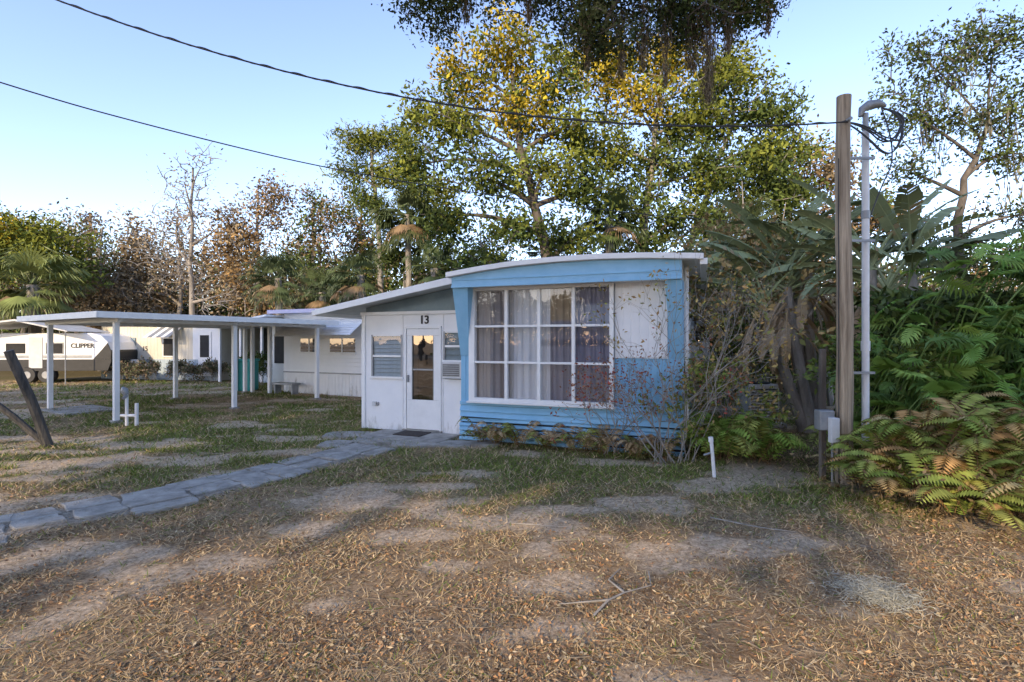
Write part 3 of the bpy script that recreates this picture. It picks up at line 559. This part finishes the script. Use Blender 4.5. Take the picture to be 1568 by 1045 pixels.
# ================================================================= TREES
def tree(name,trunk,blobs,ntips,lpt,leaf,pal,spread=.45,r0=.2,bark='bark',ratio=.45,flat=.8,twig=1.0,trunkn=9,limbup=.12,toplight=None,moss=0,mat='leaf'):
    mb=MB(); T=np.array(trunk,float); 
    tt=np.linspace(0,1,12); Tp=np.stack([np.interp(tt,np.linspace(0,1,len(T)),T[:,k]) for k in range(3)],1); Tp[1:-1]+=rng.normal(size=(10,3))*r0*.25
    R=r0*(1-.72*tt); R[0]*=1.35; tube(mb,Tp,R,(1,1,1),0,trunkn)
    nodes=list(Tp[4:]); nr=list(R[4:])
    vol=np.array([b[3]*b[4]*b[5] for b in blobs])**.8; vol=vol/vol.sum()
    for b in blobs:
        cen=np.array(b[:3]); A=np.array(nodes[:8]) ; dd=np.linalg.norm(A-cen,axis=1)+2.0*np.maximum(0,A[:,2]-cen[2]+.5); k=int(np.argmin(dd))
        pl=bez(A[k],cen,limbup,8,.08); rr=np.linspace(min(nr[k]*.7,r0*.5),r0*.1,8); tube(mb,pl,rr,(1,1,1),0,6); nodes+=list(pl[2:]); nr+=list(rr[2:])
    tips=[];tc_=[]
    for bi,b in enumerate(blobs):
        k=max(3,int(ntips*vol[bi])); dv=unit(rng.normal(size=(k,3))); rad=rng.random(k)**.42; lump=.70+.65*rng.random(k)
        P=np.array(b[:3])+dv*rad[:,None]*lump[:,None]*np.array(b[3:6]); tips.append(P); tc_+= [b[6] if len(b)>6 else None]*k
    tips=np.concatenate(tips); order=np.argsort(np.linalg.norm(tips-Tp[6],axis=1))
    NA=np.zeros((len(nodes)+3*len(tips),3)); NA[:len(nodes)]=nodes; cnt=len(nodes)
    for ti in order:
        P=tips[ti]; A=NA[:cnt]; dd=np.linalg.norm(A-P,axis=1)+.8*np.maximum(0,A[:,2]-P[2]); k=int(np.argmin(dd)); pl=bez(A[k],P,.08,4,.12); rr=np.linspace(.028,.010,4)*twig*min(1.8,.6+np.linalg.norm(A[k]-P)*.4); tube(mb,pl,rr,(1,1,1),0,4)
        NA[cnt]=pl[1]; NA[cnt+1]=pl[2]; cnt+=2
    pal=np.array(pal); 
    if lpt>0:
        nn=len(tips); cnts=np.maximum(2,(lpt*(.3+1.4*rng.random(nn))).astype(int)); idx=np.repeat(np.arange(nn),cnts); k=len(idx)
        off=rng.normal(size=(k,3))*spread*np.array([1,1,flat]); off[:,2]-=spread*.2
        C_=tips[idx]+off
        tp=rng.integers(0,len(pal),nn); bc=pal[tp]*(.6+.8*rng.random((nn,1)))
        for q,cx in enumerate(tc_):
            if cx is not None and rng.random()<.72: bc[q]=np.array(cx)*(.6+.8*rng.random())
        col=bc[idx]*(.7+.6*rng.random((k,1)))
        leaves(mb,C_,leaf*(.6+.8*rng.random(k)),ratio,col,1)
    if moss:
        for q in rng.integers(0,len(tips),moss):
            p0=tips[q]; L=.6+1.4*rng.random(); m_=int(50); tt=rng.random(m_); wdt=.14*(1-tt*.6)
            C_=np.stack([p0[0]+rng.normal(size=m_)*wdt,p0[1]+rng.normal(size=m_)*wdt,p0[2]-tt*L],1); dr=np.tile([0,0,-1.],(m_,1))+rng.normal(size=(m_,3))*.18
            leaves(mb,C_,.34*(.6+.8*rng.random(m_)),.09,np.array([.22,.21,.16])*(.6+.8*rng.random((m_,1))),2,dr)
    return mb.build(name,[M[bark],M[mat],M['moss']],smooth_mats=(0,))
YEL=(.42,.32,.035); YG=(.19,.21,.04); GR=(.105,.14,.038); DG=(.07,.095,.03); BRN=(.25,.175,.095); TAN=(.32,.25,.15); RST=(.30,.19,.08); GRY=(.23,.20,.15)
tree('camphor_tree',[(1.9,18,0),(1.6,18,3),(.9,18,6),(.3,18,8.5),(0,18,11)],
 [(-.1,18,11.9,1.3,1.5,.9,YEL),(-1.7,18,11.0,1.1,1.4,.9,YEL),(1.4,18,10.9,1.2,1.4,1.0,YG),(-2.0,17.6,9.2,1.3,1.4,.9,YG),(.2,18,9.7,1.4,1.5,.9,YEL),(2.3,18,9.3,1.1,1.4,.8,YG),(-3.0,17.6,7.8,.9,1.2,.8,GR),(-1.2,17.5,7.3,1.2,1.4,.9,GR),(1.1,17.5,7.5,1.4,1.4,.9,YG),(2.8,17.8,7.0,1.1,1.2,.9,GR),(-2.4,17.5,5.9,1.0,1.2,.7,DG),(.2,17.5,5.6,1.3,1.3,.7,GR),(-3.3,17.8,9.8,.7,.8,.6,YG),(2.2,17.6,5.2,1.1,1.2,.7,DG),(-1.1,17.6,4.4,1.2,1.2,.6,DG)],
 490,50,.18,[YG,GR],.27,.26)
tree('laurel_tree',[(4.6,20,0),(4.9,20,4),(5.4,20,8),(5.8,20,12)],
 [(3.6,20,12.4,1.4,1.5,.9,YEL),(6.0,20,12.9,1.4,1.5,.9,YEL),(7.8,20.3,12.2,1.2,1.5,.9,YG),(4.8,19.7,10.9,1.4,1.5,.9,YEL),(7.0,20,10.5,1.4,1.5,.9,YG),(3.7,19.8,9.1,1.3,1.4,.9,YG),(5.7,19.8,8.6,1.4,1.4,.9,GR),(7.7,20,8.3,1.4,1.4,.9,GR),(4.3,19.8,7.0,1.3,1.4,.8,GR),(6.6,19.8,6.5,1.4,1.4,.8,GR),(4.9,19.8,5.2,1.4,1.4,.8,DG),(7.4,19.8,4.8,1.4,1.4,.8,DG)],
 450,50,.19,[YG,GR],.29,.24,'palebark')
tree('laurel_tree',[(6.7,22,0),(7.2,22,4),(8.4,22,8),(9.5,22,11)],
 [(9.5,22,12.9,1.5,1.6,.9,YG),(11.0,22,11.6,1.3,1.5,.9,GR),(8.9,22,11.2,1.4,1.5,.9,GR),(10.9,22,9.8,1.4,1.4,.9,GR),(9.2,22,9,1.5,1.5,.9,GR),(11.1,22,7.8,1.5,1.4,.9,GR),(8.9,22,6.8,1.5,1.5,.9,DG),(11,22,5.6,1.6,1.4,.9,DG),(9.1,22,4.8,1.5,1.4,.9,DG)],
 360,50,.21,[YG,GR],.31,.24,'palebark')
tree('pine_tree',[(-6.5,26,0),(-6.7,26,5),(-7,26,10),(-7.1,26,12.5)],
 [(-7.7,26,11.9,1.4,1.3,.7,YG),(-6.2,26,12.0,1.2,1.3,.6,YG),(-8.2,26,10.4,.8,1.3,.5,GR),(-6.0,26,10.2,1.2,1.3,.5,YG),(-7.4,26,8.8,1.2,1.2,.5,GR),(-4.9,26,11.4,.9,1.2,.6,YG)],140,60,.26,[GR,YG],.32,.19,'palebark',ratio=.22)
tree('oak_tree',[(-4.5,23,0),(-4.3,23,4),(-4.0,23,8)],
 [(-4.9,23,9.0,1.0,1.4,.7,YG),(-3.3,23,8.4,1.1,1.4,.8,YG),(-4.9,23,7.0,1.2,1.4,.8,GR),(-3.0,23,6.8,1.3,1.4,.8,GR),(-5.0,23,5.6,1.4,1.4,.8,DG),(-3.2,23,5.0,1.3,1.4,.8,GR)],180,40,.20,[GR,DG],.33,.17)
tree('oak_tree',[(12.3,24,0),(12.6,24,4),(13,24,8)],
 [(13.1,24,10.9,1.3,1.4,.9,YG),(14.8,24,9.6,1.5,1.4,1.0,TAN),(12.6,24,9,1.6,1.4,1.0,GR),(15.2,24,7.6,1.8,1.4,1.0,BRN),(12.8,24,6.8,1.8,1.5,1.0,GR),(17,24,7.5,1.6,1.5,1,GR),(13.5,24,5,1.9,1.5,1,BRN)],270,46,.22,[GR,BRN],.38,.2)
tree('live_oak_tree',[(12.9,14.2,0),(12.6,14.1,2.8),(12.1,14,4.8),(12.4,14,6.3),(13.0,14,7.6)],
 [(11.4,14,9.3,1.3,1.2,.9),(13.2,14,9.8,1.5,1.2,.8),(10.6,14,8.0,.9,1,.7),(12.2,14,7.8,1.2,1,.7),(14.1,14,8.2,1.4,1,.9),(13.9,14,6.8,1.3,1,.7),(14.3,14,5.2,1.4,1.2,.7),(12.9,14,4.0,1.6,1.2,.6),(10.9,14,6.3,.8,.8,.5),(11.3,14,4.6,1.0,1,.6)],
 430,30,.12,[DG,GR,(.10,.12,.06)],.20,.17,'bark',twig=.8,moss=16)
def rbrown(cx,cy,top,wid,name='cypress_tree',pal=(BRN,TAN),nt=170,l=26,leaf=.2,bark='palebark',extra=()):
    bl=[]
    for k in range(8):
        zz=top*(.36+.56*k/7); rr=wid*(1.0-.5*(k/7)); a=random.random()*6.28
        bl.append((cx+math.cos(a)*rr*.55,cy+math.sin(a)*rr*.3,zz,rr*.55,rr*.5,top*.12))
    return tree(name,[(cx,cy,0),(cx+random.uniform(-.3,.3),cy,top*.45),(cx,cy,top*.92)],bl+list(extra),nt,l,leaf,pal,.36,.17,bark,twig=1.2)
rbrown(-16.2,26,11.4,3.6,'bare_tree',(TAN,GRY),620,2.2,.15)
rbrown(-13.4,27,10.4,3.2,'cypress_tree',(BRN,TAN,RST,BRN),380,28,.19)
rbrown(-10.9,28,10.0,3.0,'cypress_tree',(BRN,GR,GR,TAN),330,30,.19)
rbrown(-18.3,28,9.2,2.8,'cypress_tree',(TAN,BRN),320,12,.18)
rbrown(-20.5,28,8.4,2.8,'cypress_tree',(BRN,TAN,GRY),280,24)
rbrown(-23.2,29,8.8,2.8,'oak_tree',(BRN,(.16,.15,.09),GR,GRY),260,28)
rbrown(-26,30,9.2,3.0,'cypress_tree',(BRN,TAN,GRY),260,26)
rbrown(-30.5,31,9.4,3.4,'oak_tree',(GR,BRN,GRY),260,28)
rbrown(-8.8,30,11.0,2.6,'oak_tree',(YG,GR,BRN),240,32)
rbrown(-1.5,27,7.8,2.5,'oak_tree',(DG,GR,BRN),200,30)
tree('oak_tree',[(-23.3,24.5,0),(-23.3,24.5,3),(-23.2,24.5,6)],[(-24.6,24.5,7.0,1.8,1.5,.8,YEL),(-22.3,24.5,6.6,1.8,1.5,.8,YG),(-23.6,24.3,5.6,2.4,1.6,.7,YG),(-26,24.5,5.6,1.8,1.5,.8,GR),(-21.6,24.5,5.3,1.3,1.3,.6,GR)],280,55,.2,[YG,GR],.38,.2)
def bush_row(name,xs,y0,y1,h0,h1,n,leaf,pal,spread=.5,zmin=.1,stems=1.2):
    mb=MB(); pal=np.array(pal); k=n
    cx=rng.uniform(xs[0],xs[1],k); cy=rng.uniform(y0,y1,k); hh=h0+(h1-h0)*fbm_noise(cx,cy*0,2.4,91); cz=zmin+(hh-zmin)*rng.random(k)**.75
    bc=pal[(fbm_noise(cx,cz*1.5,2.0,17)*len(pal)*1.5-.25*len(pal)).clip(0,len(pal)-.01).astype(int)]*(.5+.8*rng.random((k,1)))
    rep=20; idx=np.repeat(np.arange(k),rep); c=np.stack([cx,cy,cz],1)[idx]+rng.normal(size=(k*rep,3))*spread*np.array([1,.8,.6]); c[:,2]=np.maximum(c[:,2],.05)
    leaves(mb,c,leaf*(.5+.9*rng.random(k*rep)),.45,bc[idx]*(.7+.6*rng.random((k*rep,1))),1)
    for q in range(int((xs[1]-xs[0])*stems)):
        xx=random.uniform(*xs); yy=random.uniform(y0-.6,y1); h=random.uniform(h0,h1)*1.2; tube(mb,bez((xx,yy,0),(xx+random.uniform(-.8,.8),yy,h),0,6,.06),np.linspace(.09,.02,6)*random.uniform(.4,1.3),(1,1,1),0,6)
    return mb.build(name,[M['palebark'],M['leaf']])
bush_row('distant_trees',(-60,62),38,46,5.5,10,4400,.46,[DG,BRN,GR,GRY,DG],.8)
bush_row('woodland_understory',(-33,-3),29,33,2.5,6.5,1700,.25,[DG,GRY,DG,BRN,GR,DG],.5,stems=2.5)
bush_row('woodland_understory',(-3,22),25,30,2.5,6.6,1500,.25,[DG,GR,DG,BRN,GRY],.5,stems=2)
bush_row('woodland_understory',(5.8,13),14,19,1.4,5.6,900,.18,[DG,GR,BRN,TAN],.35,stems=3)
bush_row('hedge',(12,28),12,20,1.5,4.5,1200,.2,[DG,GR,(.09,.12,.03)],.4)

def fan_palm(name,x,y,zc,r=1.4,n=34,tr=.17,col=(.09,.12,.05),dead=.08):
    mb=MB(); tube(mb,[(x+.2,y,0),(x+.1,y,zc*.5),(x,y,zc)],[tr*1.15,tr,tr*.95],(1,1,1),0,9)
    for k in range(n):
        a=random.random()*6.283; el=random.uniform(-1.0,1.3); dirh=np.array([math.cos(a),math.sin(a),0]); d=dirh*math.cos(el)+np.array([0,0,math.sin(el)])
        pl=r*random.uniform(.40,.65); hub=np.array([x,y,zc])+d*pl+np.array([0,0,-.12*pl]); tube(mb,[(x,y,zc),hub],[.02,.012],(.08,.10,.04),1,4)
        side=np.cross(d,[0,0,1]); side/=np.linalg.norm(side)+1e-6; m_=24; an=np.linspace(-1.75,1.75,m_); L=r*.50*(.7+.3*np.cos(an))*rng.uniform(.85,1.1,m_)
        dd=np.cos(an)[:,None]*d+np.sin(an)[:,None]*side; dd[:,2]-=.35; dd=unit(dd); c=hub+dd*L[:,None]/2
        dc=np.array([.26,.18,.10]) if el<-.3 and random.random()<dead*2.5 else np.array(col)*random.uniform(.6,1.5)
        leaves(mb,c,L,.085,dc*(.8+.4*rng.random((m_,1))),1,dd,np.tile(np.cross(d,side),(m_,1)))
        c2=hub+dd*L[:,None]*.95; d2=dd.copy(); d2[:,2]-=1.1; d2=unit(d2); leaves(mb,c2+d2*L[:,None]*.2,L*.5,.09,dc,1,d2)
    return mb.build(name,[M['palebark'],M['gloss_leaf']])
fan_palm('cabbage_palm',-20.6,22.0,4.1,1.9,60,.22,(.16,.19,.06))
fan_palm('cabbage_palm',-4.4,21.5,7.0,1.5,48,.13,(.10,.13,.05)); fan_palm('cabbage_palm',-3.1,20.5,4.6,1.3,34); fan_palm('cabbage_palm',3.6,19,6.2,1.4,44,col=(.08,.11,.04))
fan_palm('cabbage_palm',-6.2,21,4.4,1.3,34); fan_palm('cabbage_palm',-11.2,24.5,4.7,1.5,40); fan_palm('cabbage_palm',1.7,21,5.2,1.3,34); fan_palm('cabbage_palm',-8.9,24,4.0,1.4,34); fan_palm('cabbage_palm',8.2,18,5.6,1.3,34); fan_palm('cabbage_palm',-.8,22,4.6,1.3,34)

tree('live_oak_tree',[(9.5,-3,0),(9.2,-2.5,3.5),(8.0,1,7.0),(5.5,5,8.8),(3.2,8.5,8.8)],
 [(-1.2,9,7.75,.85,1.0,.35),(.2,9,8.1,.9,1.0,.45),(1.5,9,7.6,.85,.9,.7),(2.9,9.2,7.7,.9,1.0,.7),(4.2,9,7.8,.8,1.0,.45),(1.5,8.8,6.95,.6,.6,.45),(2.3,9,8.6,2,1,.5)],
 560,60,.078,[DG,(.05,.07,.03),(.08,.09,.04)],.15,.28,'bark',twig=.8)
def moss_strand(mb,p,L,w,n):
    t=rng.random(n); c=np.stack([p[0]+rng.normal(size=n)*w*(1-.7*t),p[1]+rng.normal(size=n)*w*(1-.7*t),p[2]-t*L],1); d=np.tile([0,0,-1.],(n,1))+rng.normal(size=(n,3))*.2
    leaves(mb,c,.16*(.6+.8*rng.random(n)),.07,np.array([.18,.145,.10])*(.6+.8*rng.random((n,1))),0,d)
mb=MB()
for p,L,w_,n_ in [((3.45,9,7.9),2.0,.12,1600),((3.2,9.1,7.8),1.3,.14,900),((3.8,9,7.8),1.0,.1,450),((2.3,9,7.7),1.2,.10,550),((1.9,8.9,7.4),1.1,.09,450),((2.7,9,7.6),1.4,.08,450),((4.5,9,7.9),.8,.09,300),((.3,9,7.9),.6,.08,250),((-.8,9,7.8),.5,.08,220),((1.3,8.8,7.2),.8,.08,300)]: moss_strand(mb,p,L,w_,n_)
mb.build('spanish_moss',[M['moss']])

def paddle(mb,base,az,petL,el0,bl,bw,col,dr0=.015,dr1=.10):
    d=np.array([math.cos(az),math.sin(az),0]); P=[np.array(base,float)]; el=el0; pts=[P[0]]; step=petL/5
    for i in range(5): pts.append(pts[-1]+step*(d*math.cos(el)+np.array([0,0,math.sin(el)]))); el-=.05
    tube(mb,pts,np.linspace(.035,.018,6),np.array(col)*1.1,1,5)
    nseg=14; q=[pts[-1]]; tg=[]; cv=random.uniform(dr0,dr1)
    for i in range(nseg): t=d*math.cos(el)+np.array([0,0,math.sin(el)]); tg.append(t); q.append(q[-1]+t*bl/nseg); el-=cv*random.uniform(.6,1.4)
    tube(mb,q,np.linspace(.016,.004,nseg+1),np.array(col)*1.3,1,4)
    side=np.cross(d,[0,0,1]); tw=random.uniform(-.6,.6)
    for sgn in(-1,1):
        droop=random.uniform(.1,.7)
        for i in range(nseg):
            t=(i+.5)/nseg; wv=bw*(math.sin(math.pi*min(1,(t*.93+.07)))**.55)*random.uniform(.84,1.06); gap=random.choice([0,0,0,0,.25,.5]) if i>1 else 0
            nrm=np.cross(tg[i],side); o=side*sgn*math.cos(tw*sgn)+nrm*math.sin(tw*sgn)*sgn; o=unit(o[None])[0]; dz=np.array([0,0,-droop*random.uniform(.7,1.2)])
            a=q[i]+ (q[i+1]-q[i])*gap*.4; b=q[i+1]; fw=tg[i]*wv*.35
            m1=a+o*wv*.5+dz*wv*.15+fw*.5; m2=b+o*wv*.5+dz*wv*.15+fw*.5; e1=a+o*wv+dz*wv*.6+fw; e2=b+o*wv*.97+dz*wv*.6+fw-(b-a)*gap*.5
            cc_=np.array(col)*random.uniform(.85,1.15); 
            if random.random()<.06: cc_=np.array([.34,.26,.15])
            mb.add([a,b,m2,m1,e2,e1],[[0,1,2,3],[3,2,4,5]],cc_,1)
def strel(name,cx,cy,stems,nl,col=(.25,.29,.15),bl=(1.0,1.5)):
    mb=MB()
    for (sx,sy,h,hd) in stems:
        top=(cx+hd[0],cy+hd[1],h); tube(mb,bez((cx+sx,cy+sy,0),top,0,8,.03),np.linspace(.11,.08,8),(.7,.6,.5),0,9)
        fa=random.uniform(-.5,.5)
        for k in range(nl):
            side=1 if k%2 else -1; a=fa+(0 if side>0 else math.pi)+random.uniform(-.6,.6); f=k/nl; L=random.uniform(*bl)
            cl=np.array(col)*random.uniform(.65,1.25)
            paddle(mb,np.array(top)+np.array([0,0,f*.25-.1]),a,random.uniform(.4,.8),.45+1.0*f,L,random.uniform(.16,.22),cl)
        for k in range(8):
            a=random.random()*6.28; paddle(mb,np.array(top)-np.array([0,0,random.uniform(.1,.7)]),a,random.uniform(.25,.45),-.5,random.uniform(.7,1.1),.10,(.34,.24,.13),.05,.1)
    return mb.build(name,[M['palebark'],M['gloss_leaf']])
strel('giant_bird_of_paradise',5.6,9.5,[(0,0,2.7,(-.5,0)),(.25,.2,3.0,(-.05,.1)),(-.1,.1,2.4,(-.9,0.1)),(.1,.3,2.9,(-.3,.3))],10)
strel('giant_bird_of_paradise',6.3,8.6,[(0,0,2.5,(.0,0)),(.4,0,2.8,(.4,0)),(-.1,.2,2.9,(-.2,.1))],10,(.27,.31,.17))
def fern(mb,base,az,L,rise,col,np_=22,pl=.16):
    d=np.array([math.cos(az),math.sin(az),0]); t=np.linspace(0,1,np_); h=L*(t*.85); z=rise*L*(1.9*t-1.55*t**2)
    P=np.array(base)+d*h[:,None]+np.array([0,0,1])*z[:,None]; T=unit(np.gradient(P,axis=0)); s=np.cross(T,[0,0,1]); s=unit(s); curl=random.uniform(-.3,.3)
    tube(mb,P,np.linspace(.005,.0015,np_),np.array([.16,.10,.05]),0,3)
    ln=pl*L*1.6*np.sin(np.pi*np.clip(t*.86+.10,0,1))**.7
    for sg in(-1,1):
        dd=unit(s*sg+T*.35+np.array([0,0,-.35+curl*sg])); c=P+dd*ln[:,None]/2; nr=np.cross(dd,T)
        leaves(mb,c[2:],ln[2:],.24,np.array(col)*(.75+.5*rng.random((np_-2,1))),0,dd[2:],T[2:].copy()*0+nr[2:])
fcols=[(.26,.30,.07),(.30,.33,.08),(.38,.26,.11),(.42,.25,.10),(.18,.24,.05),(.45,.35,.16),(.30,.31,.08),(.22,.27,.06)]
mb=MB()
for k in range(460):
    a=random.random()*6.28; r=math.sqrt(random.random()); bx=4.95+1.15*r*math.cos(a); by=5.45+1.05*r*math.sin(a); hb=(1-r*r)*.8*random.uniform(.3,1.0)+.05
    if bx-4.02<.15 and by>6.0: continue
    fern(mb,(bx,by,hb),random.random()*6.28,random.uniform(.3,.7),random.uniform(.45,1.2),random.choice(fcols))
for k in range(160):
    bx=random.uniform(5.2,7.5); by=random.uniform(5.0,6.6); fern(mb,(bx,by,random.uniform(.1,.9)),random.random()*6.28,random.uniform(.4,.8),random.uniform(.4,.9),random.choice(fcols))
n_=7000; c=np.stack([4.95+rng.normal(size=n_)*.5,5.5+rng.normal(size=n_)*.45,rng.random(n_)*.5],1); leaves(mb,c,.07,.4,np.array([.18,.13,.07])*(.5+rng.random((n_,1))),0)
mb.build('fern_thicket',[M['leaf']])
def fern_clump(name,spots,pal,L=(.35,.6)):
    mb=MB()
    for (cx,cy,r,n) in spots:
        for k in range(n):
            a=random.random()*6.28; rr=r*random.random(); fern(mb,(cx+rr*math.cos(a),cy+rr*math.sin(a),.0),random.random()*6.28,random.uniform(*L),random.uniform(.8,1.5),random.choice(pal),18)
    return mb.build(name,[M['leaf']])
gp=[(.16,.25,.045),(.20,.28,.055),(.26,.28,.07)]
fern_clump('sword_fern',[(2.95,7.35,.3,40),(3.3,7.8,.4,60),(3.55,7.2,.25,30)],gp,(.4,.8))
fern_clump('sword_fern',[(3.8,8.2,.35,50),(4.7,7.2,.3,30)],gp,(.35,.7))
bp=[(.36,.25,.13),(.28,.20,.10),(.19,.22,.06),(.24,.26,.07),(.44,.32,.18)]
def fl(lx,ly): return (HO[0]+u[0]*lx+v[0]*ly,HO[1]+u[1]*lx+v[1]*ly)
fern_clump('dry_fern_bed',[(*fl(.5,-.2),.12,14),(*fl(.75,-.2),.12,20),(*fl(1.15,-.25),.12,12),(*fl(1.6,-.22),.15,20),(*fl(2.1,-.25),.2,24),(*fl(2.5,-.3),.15,22),(*fl(3.0,-.25),.2,32),(*fl(3.4,-.25),.15,32)],bp,(.22,.5))
def shrub(name,cx,cy,h,n,lf,pal,lean=.5,leaf=.05,dep0=4,r0=.009):
    mb=MB()
    def rec(p,d,L,r,dep):
        q=p+d*L; m_=(p+q)/2+rng.normal(size=3)*L*.06; tube(mb,[p,m_,q],[r,r*.85,r*.65],(1,1,1),0,4)
        if dep==0 or dep<=2:
            k=rng.poisson(lf); 
            if k: leaves(mb,q+rng.normal(size=(k,3))*.06,leaf*(.6+.8*rng.random(k)),.45,np.array(pal)[rng.integers(0,len(pal),k)]*(.6+.8*rng.random((k,1))),1)
        if dep>0:
            for _ in range(random.choice([2,2,3])): rec(q,unit((d+rng.normal(size=3)*.42+np.array([0,0,.05]))[None])[0],L*random.uniform(.6,.88),r*.66,dep-1)
    for k in range(n):
        a=random.random()*6.28; d=unit(np.array([[math.cos(a)*lean,math.sin(a)*lean*.5,1]]))[0]; rec(np.array([cx+random.uniform(-.15,.15),cy+random.uniform(-.1,.1),0]),d,h*.3,r0,dep0)
    return mb.build(name,[M['palebark'],M['leaf']])
RED=(.30,.08,.06)
shrub('bare_shrub',2.15,7.2,1.9,11,1.7,[RED,(.34,.15,.07),(.24,.13,.07)],.75)
shrub('bare_shrub',1.45,7.7,1.5,8,1.4,[RED,(.34,.15,.07)],.8)
shrub('bare_shrub',2.45,7.2,2.9,8,2.4,[(.38,.28,.10),(.26,.26,.07),(.34,.22,.09)],.5,.06)
shrub('leafy_shrub',3.1,7.9,1.6,10,5,[(.18,.22,.05),(.24,.26,.07),(.32,.23,.10)],.6,.08)
shrub('leafy_shrub',5.9,8.0,2.2,10,5,[(.12,.17,.045),(.17,.21,.05)],.6,.10)
shrub('leafy_shrub',6.5,12.4,2.6,14,7,[(.12,.17,.045),(.17,.21,.05),(.28,.2,.09)],.8,.12)
shrub('dry_vine',4.05,9.8,3.9,6,6,[(.38,.27,.12),(.32,.23,.11),(.22,.23,.09)],.22,.12)
shrub('dry_vine',5.3,11.6,5.0,10,8,[(.38,.27,.12),(.30,.22,.11),(.20,.22,.08)],.3,.13)
shrub('leafy_shrub',-9.6,19.5,1.2,10,5,[(.07,.11,.035),(.12,.14,.045)],.6,.10)
for q in range(4): shrub('leafy_shrub',-16.5+q*1.3,21.5,.9,8,5,[(.14,.15,.08),(.26,.2,.13)],.7,.10)
def philo(mb,c,az,el,S,col,tw):
    d=np.array([math.cos(az)*math.cos(el),math.sin(az)*math.cos(el),math.sin(el)]); side=np.cross(d,[0,0,1]); side/=np.linalg.norm(side); nr=np.cross(side,d); side=side*math.cos(tw)+nr*math.sin(tw); nr=np.cross(side,d)
    c=np.array(c); V=[];F=[]
    np1=9; body=.20
    for sg in(-1,1):
        for i in range(np1):
            t0=i/np1; t1=(i+.72)/np1; tm=(t0+t1)/2
            ln=S*(.62*math.sin(math.pi*(.22+.72*tm))**.8)*random.uniform(.85,1.1); an=1.45-1.05*tm+(.35 if i==0 else 0)+random.uniform(-.08,.08)
            if i==0: an=2.1
            o=side*sg*math.sin(an)+d*math.cos(an)
            a=c+d*S*t0; b=c+d*S*t1; tip=c+d*S*tm+o*ln+np.array([0,0,-.22*ln]); m1=a+o*ln*.55+np.array([0,0,.03*S]); m2=b+o*ln*.55+np.array([0,0,.03*S]);  m1b=m1-d*S*.012; m2b=m2+d*S*.022
            k=len(V); V+=[a,b,m2b,tip,m1b]; F.append([k,k+1,k+2,k+3,k+4])
    mb.add(V,F,np.array(col)*random.uniform(.8,1.2),0)
    mb.add([c-side*S*body*.5,c+d*S*.5-side*S*body*.42+nr*.01,c+d*S*1.15+np.array([0,0,-.1*S]),c+d*S*.5+side*S*body*.42+nr*.01,c+side*S*body*.5],[[0,1,2,3,4]],np.array(col),0)
mb=MB()
pc=[(.15,.27,.05),(.19,.33,.06),(.11,.20,.045),(.25,.37,.08)]
for k in range(380):
    cx=random.uniform(5.2,9.2); cy=random.uniform(6.4,8.2); topz=1.6+1.6*sstep(5.1,6.8,cx); cz=random.uniform(.5,float(topz)+.15*random.random()); S=random.uniform(.22,.46)
    az=-math.pi/2+random.uniform(-1.5,1.5) if random.random()<.75 else random.random()*6.28; el=random.uniform(-1.0,.45)
    philo(mb,(cx,cy,cz),az,el,S,random.choice(pc),random.uniform(-.8,.8))
    r0_=np.array([cx+random.uniform(-.2,.2),cy+.5,max(.2,cz-random.uniform(.6,1.1))]); tube(mb,bez(r0_,(cx,cy,cz),.2,5,.05),[.012,.011,.01,.009,.008],(.18,.26,.07),0,4)
n_=14000; c=np.stack([rng.uniform(5.6,9.6,n_),rng.uniform(7.6,9.0,n_),rng.random(n_)*2.5],1); leaves(mb,c,.14,.5,np.array([.09,.13,.035])*(.5+rng.random((n_,1))),0)
mb.build('split_leaf_philodendron',[M['gloss_leaf']])

# ---------- trees behind the viewer (they shade the house front)
src=[]
def shade_src(trunk,x,y,z):
    bl=[]; lo,top,wd_=7.9,17,3.9
    for q in range(13):
        a=random.random()*6.28; f=q/12; rr=wd_*(1-.5*abs(f-.35)); bl.append((math.cos(a)*rr*.5,math.sin(a)*rr*.4,lo+1.0+(top-lo-2)*f,rr*.55,rr*.5,1.2))
    o=tree('shade_tree',trunk,bl,300,34,.42,[GR,YG,BRN],.5,.15,'bark',ratio=.6); o.location=(x,y,z); src.append(o)
shade_src([(0,0,-1.6),(.1,0,5),(0,0,9),(0,0,15)],-11,-12,0)
shade_src([(2.6,0,-1.6),(2.6,0,4),(2.5,0,7.2),(1.0,0,10),(0,0,15)],-5.6,-12.5,.1)
shade_src([(0,0,-1.6),(.1,0,5),(0,0,9),(0,0,15)],-.6,-12,0)
for s,cx,cy,dz,rot in [(0,-16.3,-12,1.2,2.1),(0,-13,-15,1.4,4),(1,-6.3,-15,1.4,0),(2,-1.5,-15.5,1.4,1.2),(2,-22.5,-13,1.4,3),(0,-27,-11,1.0,5),(2,3.8,-12.5,.1,2.5),(0,1.5,-16,1.4,.7)]:
    o=bpy.data.objects.new('shade_tree',src[s].data); scene.collection.objects.link(o); o.location=(cx,cy,dz); o.rotation_euler=(0,0,rot)
bush_row('glow_block_trees',(-48,40),-34,-30,5,10.5,1700,.6,[GR,BRN,TAN,YG,RST],.8)  # unseen tree line, added to keep low sky glow out of the window reflections
print('verts',sum(len(m.vertices) for m in bpy.data.meshes))
